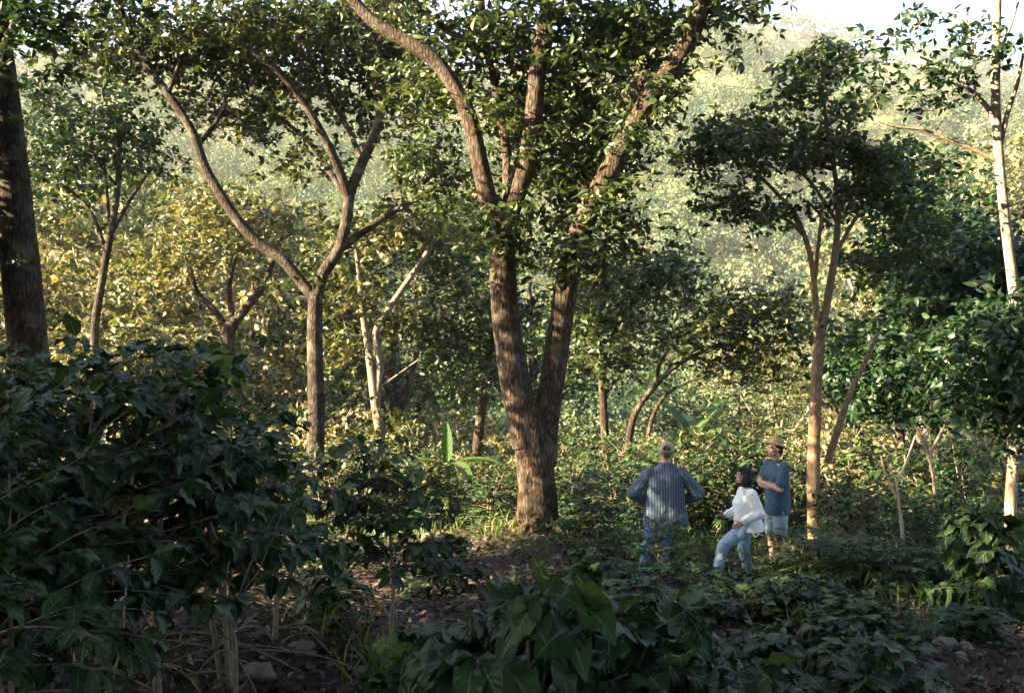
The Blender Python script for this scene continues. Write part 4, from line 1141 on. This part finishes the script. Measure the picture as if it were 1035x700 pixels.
def cloth_mat(name, col, var=.12, fold=(7, 7, 3), bump=.7, dist=.03, fine=0):
    m, nt, out = new_mat(name); N = nt.nodes; L = nt.links
    tc = N.new('ShaderNodeTexCoord'); mp = N.new('ShaderNodeMapping'); mp.inputs['Scale'].default_value = fold; L.new(tc.outputs['Object'], mp.inputs['Vector'])
    nz = N.new('ShaderNodeTexNoise'); nz.inputs['Scale'].default_value = 1.3; nz.inputs['Detail'].default_value = 4; nz.inputs['Distortion'].default_value = .6; L.new(mp.outputs[0], nz.inputs['Vector'])
    r = ramp(nt, [(.3, tuple(c * (1 - var) for c in col)), (.7, tuple(min(.85, c * (1 + var)) for c in col))]); L.new(nz.outputs[0], r.inputs[0])
    p = N.new('ShaderNodeBsdfPrincipled'); p.inputs['Roughness'].default_value = .9; p.inputs['Specular IOR Level'].default_value = .2
    L.new(r.outputs[0], p.inputs['Base Color'])
    b = N.new('ShaderNodeBump'); b.inputs['Strength'].default_value = bump; b.inputs['Distance'].default_value = dist
    L.new(nz.outputs[0], b.inputs['Height']); L.new(b.outputs[0], p.inputs['Normal']); L.new(p.outputs[0], out.inputs['Surface'])
    return m


M['skin'] = skin_mat('skin_tan', (.42, .24, .17)); M['skin2'] = skin_mat('skin_fair', (.48, .29, .21))
M['eye'] = simple_mat('eye_dark', (.03, .02, .015), .2, .1, 10, 0)
M['hair_dark'] = simple_mat('dark_hair', (.008, .006, .005), .5, .4, 60, .6, .01)
M['hair_grey'] = simple_mat('grey_brown_hair', (.14, .11, .09), .7, .3, 60, .5, .01)
M['denim'] = cloth_mat('blue_denim', (.085, .16, .29), .2); M['denim_pale'] = cloth_mat('pale_denim', (.30, .42, .55), .14)
M['white'] = cloth_mat('white_linen', (.74, .77, .8), .04); M['bluecloth'] = cloth_mat('slate_blue_cotton', (.05, .09, .135), .15)
M['shorts'] = cloth_mat('pale_cotton', (.25, .32, .34), .1); M['straw'] = simple_mat('straw', (.38, .27, .14), .8, .2, 60, .6, .005); M['capcloth'] = simple_mat('beige_canvas', (.38, .31, .24), .9, .12, 40, .3, .004)
M['sock'] = simple_mat('white_sock', (.7, .72, .72), .9, .06, 60); M['shoe'] = simple_mat('dark_shoe', (.035, .03, .027), .6, .2, 20); M['stripe'] = stripe_mat()
M['band'] = simple_mat('hat_band', (.16, .1, .06), .8, .2, 40)


def add_eyes(root, c, R, s=1.0):
    for sg in (-1, 1):
        v, f = ellipsoid(np.array(c) + R @ (np.array((sg * .031, .083, .012)) * s), np.array((.0125, .011, .0085)) * s, R, 10, 7)
        me = bpy.data.meshes.new('eye'); me.from_pydata(v.tolist(), [], f); me.materials.append(M['eye']); link('eye', me, root)


def shoe_parts(a, yaw, s=1.0):
    R = rotm(yaw); a = np.array(a, float)
    def q(o): return a + R @ (np.array(o) * s)
    return [capsule(q((0, -.06, -.045)), q((0, .13, -.055)), .043 * s, .04 * s, 12, .8, (0, 0, 1)), capsule(q((0, -.03, .0)), q((0, .08, -.04)), .045 * s, .04 * s, 12)]


def leg_parts(hip, knee, ankle, rs, wrinkle=0):
    return [capsule(hip, np.array(hip) * .5 + np.array(knee) * .5, rs[0], (rs[0] + rs[1]) / 2 * 1.03), capsule(np.array(hip) * .5 + np.array(knee) * .5, knee, (rs[0] + rs[1]) / 2 * 1.03, rs[1]),
            capsule(knee, np.array(knee) * .6 + np.array(ankle) * .4, rs[1], rs[2]), capsule(np.array(knee) * .6 + np.array(ankle) * .4, ankle, rs[2], rs[3])]


def arm_parts(sh, el, wr, rs):
    return [capsule(sh, el, rs[0], rs[1]), capsule(el, np.array(el) * .6 + np.array(wr) * .4, rs[1], rs[1] * .98), capsule(np.array(el) * .6 + np.array(wr) * .4, wr, rs[1] * .96, rs[2])]


def person_root(parts, skin, label, loc, rz):
    o = remesh('person', parts, .0065, skin, None, 2)
    o.location = loc; o.rotation_euler = (0, 0, rz); tag(o, label, 'person', 'people talking on the slope')
    return o


# --- man seen from behind, hands on hips
d = 13.2
bx = X_at(672, d); bz = gzf(bx, d) - .03
SB = .0131 * 1.0
zf = (CAM_Z - (586 - 350) / F * d)
loc = (bx, d, bz)
hd = np.array((.02, .02, 1.655)); Rh = rotm(-.05, -.05)
sl, sr = (-.205, 0, 1.385), (.215, 0, 1.385); el_, er = (-.43, -.02, 1.12), (.44, -.02, 1.11); wl, wr = (-.235, .13, 1.0), (.245, .13, 1.0)
hl, hr = (-.12, 0, .9), (.07, 0, .9); kl, kr = (-.22, .05, .48), (.02, .06, .48); al, ar = (-.29, -.02, .09), (-.03, -.02, .09)
bp = [loft([(-.02, 0, .86, .16, .11), (-.01, 0, 1.0, .15, .1), (0, 0, 1.2, .165, .11), (.005, 0, 1.36, .19, .115), (.01, 0, 1.46, .14, .09), (.015, 0, 1.5, .07, .07)]), capsule((.012, .0, 1.43), (.018, .012, 1.6), .074, .066)]
bp += head_parts(hd, Rh) + arm_parts(sl, el_, wl, (.055, .043, .03)) + arm_parts(sr, er, wr, (.055, .043, .03)) + leg_parts(hl, kl, al, (.088, .06, .056, .038)) + leg_parts(hr, kr, ar, (.088, .06, .056, .038))
bp += hand_parts(wl, (.55, .75, -.35), (-.8, .3, .3), 1, .35) + hand_parts(wr, (-.55, .75, -.35), (.8, .3, .3), -1, .35)
man1 = person_root(bp, M['skin'], 'man seen from behind in blue striped shirt, jeans and beige cap, hands on hips', loc, 0)
sh_ = [loft([(0.01, -.0, .69, .315, .18), (0.01, -.0, .8, .30, .18), (0.005, -.01, 1.0, .262, .165), (0, -.015, 1.2, .25, .155), (.005, -.01, 1.32, .245, .148), (.01, 0, 1.41, .2, .12), (.012, 0, 1.475, .125, .095), (.014, .0, 1.52, .08, .078), (.014, .0, 1.535, .074, .074)], 30, 2.2)]
for s_, e_, w_ in ((sl, el_, wl), (sr, er, wr)):
    s_, e_, w_ = map(np.array, (s_, e_, w_))
    sh_ += [capsule(s_, e_, .092, .086), capsule(e_, e_ * .25 + w_ * .75, .086, .06), capsule(e_ * .4 + w_ * .6, e_ * .25 + w_ * .75, .062, .06)]
shirt = remesh('shirt', sh_, .0085, M['stripe'], man1, 14)
me = shirt.data; co = np.zeros(len(me.vertices) * 3); me.vertices.foreach_get('co', co); co = co.reshape(-1, 3)


def segdist(p, a, b):
    a = np.array(a); b = np.array(b); t = np.clip(((p - a) @ (b - a)) / np.dot(b - a, b - a), 0, 1)
    return np.linalg.norm(p - (a + t[:, None] * (b - a)), axis=1)


val = np.arctan2(co[:, 0], -co[:, 1] - .0) * .2
val = np.where(co[:, 1] < .03, co[:, 0] * 1.02, val)
for (s_, e_, w_, x0) in ((sl, el_, wl, -.232), (sr, er, wr, .236)):
    for a_, b_ in ((s_, e_), (e_, w_)):
        dist = segdist(co, a_, b_); a_ = np.array(a_); b_ = np.array(b_)
        axn = norm(b_ - a_); u = norm(np.cross(axn, np.array([0, 1., 0]))); w = np.cross(axn, u)
        rel = co - a_
        msk = (dist < .108) & (np.abs(co[:, 0]) > abs(x0) - .02 * (co[:, 2] < 1.3))
        val = np.where(msk, np.arctan2(rel @ w, rel @ u) * .075, val)
at = me.attributes.new('stripe', 'FLOAT', 'POINT'); at.data.foreach_set('value', (val + 2).astype(np.float32))
remesh('jeans', [loft([(-.02, 0, .72, .165, .125), (-.02, 0, .9, .18, .13), (-.02, 0, 1.0, .165, .12)])] + leg_parts(hl, kl, (-.285, -.02, .13), (.105, .082, .074, .07)) + leg_parts(hr, kr, (-.03, -.02, .13), (.105, .082, .074, .07)), .009, M['denim'], man1, 4)
for a_ in (al, ar): remesh('shoe', shoe_parts((a_[0], a_[1] + .02, .095), 0), .007, M['shoe'], man1, 2)
add_eyes(man1, hd, Rh)
remesh('hair', [ellipsoid(hd + np.array((0, -.022, .02)), (.08, .094, .075)), ellipsoid(hd + np.array((0, -.06, -.02)), (.066, .046, .055))], .006, M['hair_grey'], man1, 2)


def cap_mesh(root, c, R):
    g = Geo(); n, m = 36, 12; V = []; c = np.array(c)
    for i in range(m):
        th = rad(96 - 96 * i / (m - 1))
        for j in range(n):
            ph = 2 * PI * j / n
            V.append(c + R @ np.array((math.sin(th) * math.sin(ph) * .096, math.sin(th) * math.cos(ph) * .115, math.cos(th) * .112)))
    q = []
    for i in range(m - 1):
        for j in range(n):
            ph = (j + .5) / n * 360; back = abs(ph - 180)
            if 1 <= i <= 4 and back < 34 * math.sqrt(max(0, 1 - ((i - 1) / 4.2) ** 2)): continue
            q.append((i * n + j, i * n + (j + 1) % n, (i + 1) * n + (j + 1) % n, (i + 1) * n + j))
    g.add(np.array(V), {4: np.array(q)})
    # visor
    W = []; k = 13
    for i in range(4):
        for j in range(k):
            a = rad(-62 + 124 * j / (k - 1)); ext = i / 3
            W.append(c + R @ np.array((math.sin(a) * (.095 + .0 * ext), math.cos(a) * .112 + ext * .075 * math.cos(a * .9), -.004 - .022 * ext - .02 * math.sin(a) ** 2)))
    q2 = [(i * k + j, i * k + j + 1, (i + 1) * k + j + 1, (i + 1) * k + j) for i in range(3) for j in range(k - 1)]
    g.add(np.array(W), {4: np.array(q2)})
    o = g.obj('cap', M['capcloth'], root)
    md = o.modifiers.new('t', 'SOLIDIFY'); md.thickness = .004


cap_mesh(man1, hd + np.array((0, -.012, .043)), rotm(-.05, .1))

# --- woman in white, one foot raised, facing left
d = 13.5
bx = X_at(754, d); loc = (bx, d, gzf(bx, d))
# local: +y forward (world -X), +x right (world +Y)
hd = np.array((0, .03, 1.40)); Rh = rotm(-.1, .18)
hipL, hipR = (-.085, -.02, .76), (.085, -.03, .76)
kneeL, ankL = (-.11, .33, .485), (-.11, .40, .13)
kneeR, ankR = (.09, .02, .42), (.1, -.06, .08)
sL, sR = (-.165, -.03, 1.17), (.165, .0, 1.17)
eL, wL = (-.22, -.13, .93), (-.17, .10, .80)
eR, wR = (.2, .05, .93), (.13, .27, .84)
bp = [loft([(0, -.02, .70, .15, .11), (0, -.02, .80, .145, .1), (0, -.005, .92, .12, .085), (0, .02, 1.06, .135, .105), (0, .0, 1.17, .14, .085), (0, 0, 1.22, .06, .06)]), capsule((0, -.005, 1.19), (0, .012, 1.33), .05, .048)]
bp += head_parts(hd, Rh, .95) + arm_parts(sL, eL, wL, (.045, .036, .025)) + arm_parts(sR, eR, wR, (.045, .036, .025)) + leg_parts(hipL, kneeL, ankL, (.085, .056, .05, .034)) + leg_parts(hipR, kneeR, ankR, (.085, .056, .05, .034))
bp += hand_parts(wL, (.15, .75, -.55), (-.9, .1, .1), 1, .4, .92) + hand_parts(wR, (-.1, .95, .15), (.6, 0, .8), -1, .8, .92)
woman = person_root(bp, M['skin2'], 'woman with dark chin length hair in white shirt and pale jeans, one foot raised', loc, rad(90))
sp = [loft([(0, -.04, .66, .2, .2), (0, -.035, .76, .195, .195), (0, -.01, .9, .175, .175), (0, .02, 1.05, .178, .165), (0, .0, 1.15, .155, .12), (0, 0, 1.215, .078, .075), (0, .004, 1.24, .06, .06)], 26, 2.1), ellipsoid((0, -.13, .78), (.15, .08, .12))]
for s_, e_, w_ in ((sL, eL, wL), (sR, eR, wR)):
    s_, e_, w_ = map(np.array, (s_, e_, w_)); sp += [capsule(s_, e_, .08, .072), capsule(e_, e_ * .2 + w_ * .8, .072, .052), ellipsoid(e_ + np.array((0, -.01, -.01)), (.065, .07, .065))]
remesh('shirt', sp, .0085, M['white'], woman, 10)
remesh('jeans', [loft([(0, -.02, .66, .16, .13), (0, -.025, .76, .168, .135), (0, -.02, .86, .14, .11)])] + leg_parts(hipL, kneeL, (-.11, .398, .18), (.108, .085, .076, .072)) + leg_parts(hipR, kneeR, (.1, -.055, .12), (.108, .085, .076, .072)), .009, M['denim_pale'], woman, 4)
for a_, y_ in ((ankL, 0), (ankR, 0)): remesh('shoe', shoe_parts((a_[0], a_[1] + .03, a_[2] + .01), y_, .9), .007, M['shoe'], woman, 2)
add_eyes(woman, hd, Rh, .95)


def HP(o, r): return ellipsoid(hd + Rh @ np.array(o), r, Rh)


remesh('hair', [HP((0, -.03, .04), (.09, .105, .092)), HP((0, -.065, -.035), (.09, .07, .09)), HP((.072, -.03, -.04), (.032, .06, .09)), HP((-.072, -.03, -.04), (.032, .06, .09)), HP((0, .04, .085), (.07, .06, .04)), HP((-.066, -.02, -.1), (.03, .05, .045)), HP((.066, -.02, -.1), (.03, .05, .045)), HP((0, -.085, -.1), (.07, .045, .05))], .007, M['hair_dark'], woman, 3)

# --- man in straw hat, arms crossed
d = 13.9
bx = X_at(785, d); loc = (bx, d, gzf(bx, d))
hd = np.array((0.0, .035, 1.71)); Rh = rotm(.12, .08)
hipL, hipR = (-.095, 0, .95), (.095, 0, .95); kneeL, kneeR = (-.11, .03, .52), (.11, .02, .52); ankL, ankR = (-.12, -.02, .09), (.12, -.03, .09)
sL, sR = (-.2, .0, 1.47), (.2, .0, 1.47); eL, eR = (-.25, .1, 1.18), (.25, .1, 1.2); wL, wR = (.02, .24, 1.26), (-.05, .2, 1.2)
bp = [loft([(0, 0, .9, .155, .11), (0, 0, 1.02, .15, .1), (0, 0, 1.2, .16, .11), (0, .005, 1.38, .185, .12), (0, 0, 1.49, .14, .09), (0, 0, 1.535, .065, .065)]), capsule((0, 0, 1.5), (0, .018, 1.64), .058, .056)]
bp += head_parts(hd, Rh) + arm_parts(sL, eL, wL, (.052, .042, .03)) + arm_parts(sR, eR, wR, (.052, .042, .03)) + leg_parts(hipL, kneeL, ankL, (.085, .058, .056, .036)) + leg_parts(hipR, kneeR, ankR, (.085, .058, .056, .036))
bp += hand_parts(wL, (.85, -.15, .25), (.1, .9, .2), 1, .5) + hand_parts(wR, (-.9, -.2, .25), (-.1, .9, .2), -1, .55)
man2 = person_root(bp, M['skin2'], 'man with crossed arms in straw hat, slate blue short sleeved shirt and pale shorts', loc, rad(108))
sp = [loft([(0, -.01, .80, .2, .165), (0, -.01, .95, .195, .155), (0, -.01, 1.15, .19, .145), (0, 0, 1.34, .21, .145), (0, 0, 1.45, .19, .12), (0, 0, 1.51, .1, .085), (0, .004, 1.56, .068, .068)], 26, 2.2)]
for s_, e_ in ((sL, eL), (sR, eR)):
    s_, e_ = map(np.array, (s_, e_)); sp += [capsule(s_, s_ * .25 + e_ * .75, .083, .078)]
remesh('shirt', sp, .0085, M['bluecloth'], man2, 10)
remesh('shorts', [loft([(0, 0, .80, .18, .135), (0, 0, .95, .178, .13), (0, 0, 1.02, .16, .115)]), capsule((-.095, 0, .9), (-.115, .02, .56), .108, .098), capsule((.095, 0, .9), (.115, .015, .56), .108, .098)], .009, M['shorts'], man2, 3)
for a_, k_ in ((ankL, kneeL), (ankR, kneeR)):
    a_ = np.array(a_); k_ = np.array(k_)
    remesh('sock', [capsule(a_, a_ * .72 + k_ * .28, .045, .052)], .006, M['sock'], man2, 2)
    remesh('shoe', shoe_parts((a_[0], a_[1] + .03, .095), 0), .007, M['shoe'], man2, 2)
add_eyes(man2, hd, Rh)
remesh('hair', [HP((0, -.028, .035), (.083, .098, .085)), HP((0, -.07, -.02), (.07, .05, .06)), HP((.074, -.025, -.01), (.014, .03, .04)), HP((-.074, -.025, -.01), (.014, .03, .04))], .006, M['hair_dark'], man2, 2)
g = Geo(); n = 32; Rt = Rh @ rotm(0, .22); c = hd + Rh @ np.array((0, -.012, .062)); V = []
prof = [(.165, -.018), (.15, -.006), (.125, .0), (.103, .006), (.1, .03), (.096, .06), (.088, .085), (.066, .1), (.035, .104), (.003, .105)]
for r_, z_ in prof:
    for j in range(n):
        a = 2 * PI * j / n; V.append(c + Rt @ np.array((r_ * math.sin(a) * .92, r_ * math.cos(a) * 1.08, z_)))
q = [(i * n + j, i * n + (j + 1) % n, (i + 1) * n + (j + 1) % n, (i + 1) * n + j) for i in range(len(prof) - 1) for j in range(n)]
g.add(np.array(V), {4: np.array(q)}); o = g.obj('hat', M['straw'], man2); md = o.modifiers.new('t', 'SOLIDIFY'); md.thickness = .004

# ------------------------------------------------------------------ light, sky, haze, camera
SUN_AZ = rad(253); SUN_EL = rad(23)     # compass style: from +Y clockwise
s = Vector((math.sin(SUN_AZ) * math.cos(SUN_EL), math.cos(SUN_AZ) * math.cos(SUN_EL), math.sin(SUN_EL)))
ld = bpy.data.lights.new('sun', 'SUN'); ld.energy = 5.0; ld.angle = rad(.5); ld.color = (1, .76, .46)
lo = bpy.data.objects.new('sun', ld); COL.objects.link(lo); lo.rotation_euler = (-s).to_track_quat('-Z', 'Y').to_euler()
w = bpy.data.worlds.new('World'); SC.world = w; w.use_nodes = True
nt = w.node_tree; bg = nt.nodes['Background']
sky = nt.nodes.new('ShaderNodeTexSky'); sky.sky_type = 'NISHITA'; sky.sun_disc = False; sky.sun_elevation = SUN_EL; sky.sun_rotation = SUN_AZ
sky.air_density = 1.0; sky.dust_density = 2.0; sky.altitude = 800
nt.links.new(sky.outputs[0], bg.inputs['Color']); bg.inputs['Strength'].default_value = .05

hz, hnt, hout = new_mat('valley_haze')
pv = hnt.nodes.new('ShaderNodeVolumePrincipled'); pv.inputs['Color'].default_value = (.9, .95, 1, 1); pv.inputs['Density'].default_value = .0002; pv.inputs['Anisotropy'].default_value = .2
hnt.links.new(pv.outputs[0], hout.inputs['Volume'])
g = Geo(); x0, x1, y0, y1, z0, z1 = -2700, 2700, -420, 3050, -60, 288
g.add(np.array([(x0, y0, z0), (x1, y0, z0), (x1, y1, z0), (x0, y1, z0), (x0, y0, z1), (x1, y0, z1), (x1, y1, z1), (x0, y1, z1)]), {4: np.array([(0, 3, 2, 1), (4, 5, 6, 7), (0, 1, 5, 4), (1, 2, 6, 5), (2, 3, 7, 6), (3, 0, 4, 7)])})
o = g.obj('haze', hz, smooth_sh=False); tag(o, kind='stuff')

cd = bpy.data.cameras.new('camera'); cam = bpy.data.objects.new('camera', cd); COL.objects.link(cam)
cd.lens = 35; cd.sensor_width = 36; cd.clip_end = 6000; cd.clip_start = .05
cam.location = (0, 0, CAM_Z); cam.rotation_euler = (rad(90), 0, 0); SC.camera = cam

SC.view_settings.view_transform = 'Standard'; SC.view_settings.look = 'None'; SC.view_settings.exposure = 3.65; SC.view_settings.gamma = 1
SC.render.engine = 'CYCLES'
cy = SC.cycles
cy.use_denoising = True; cy.denoiser = 'OPENIMAGEDENOISE'
cy.max_bounces = 5; cy.diffuse_bounces = 3; cy.glossy_bounces = 2; cy.transmission_bounces = 4; cy.volume_bounces = 1; cy.transparent_max_bounces = 8
cy.use_adaptive_sampling = True; cy.adaptive_threshold = .02; cy.caustics_reflective = False; cy.caustics_refractive = False
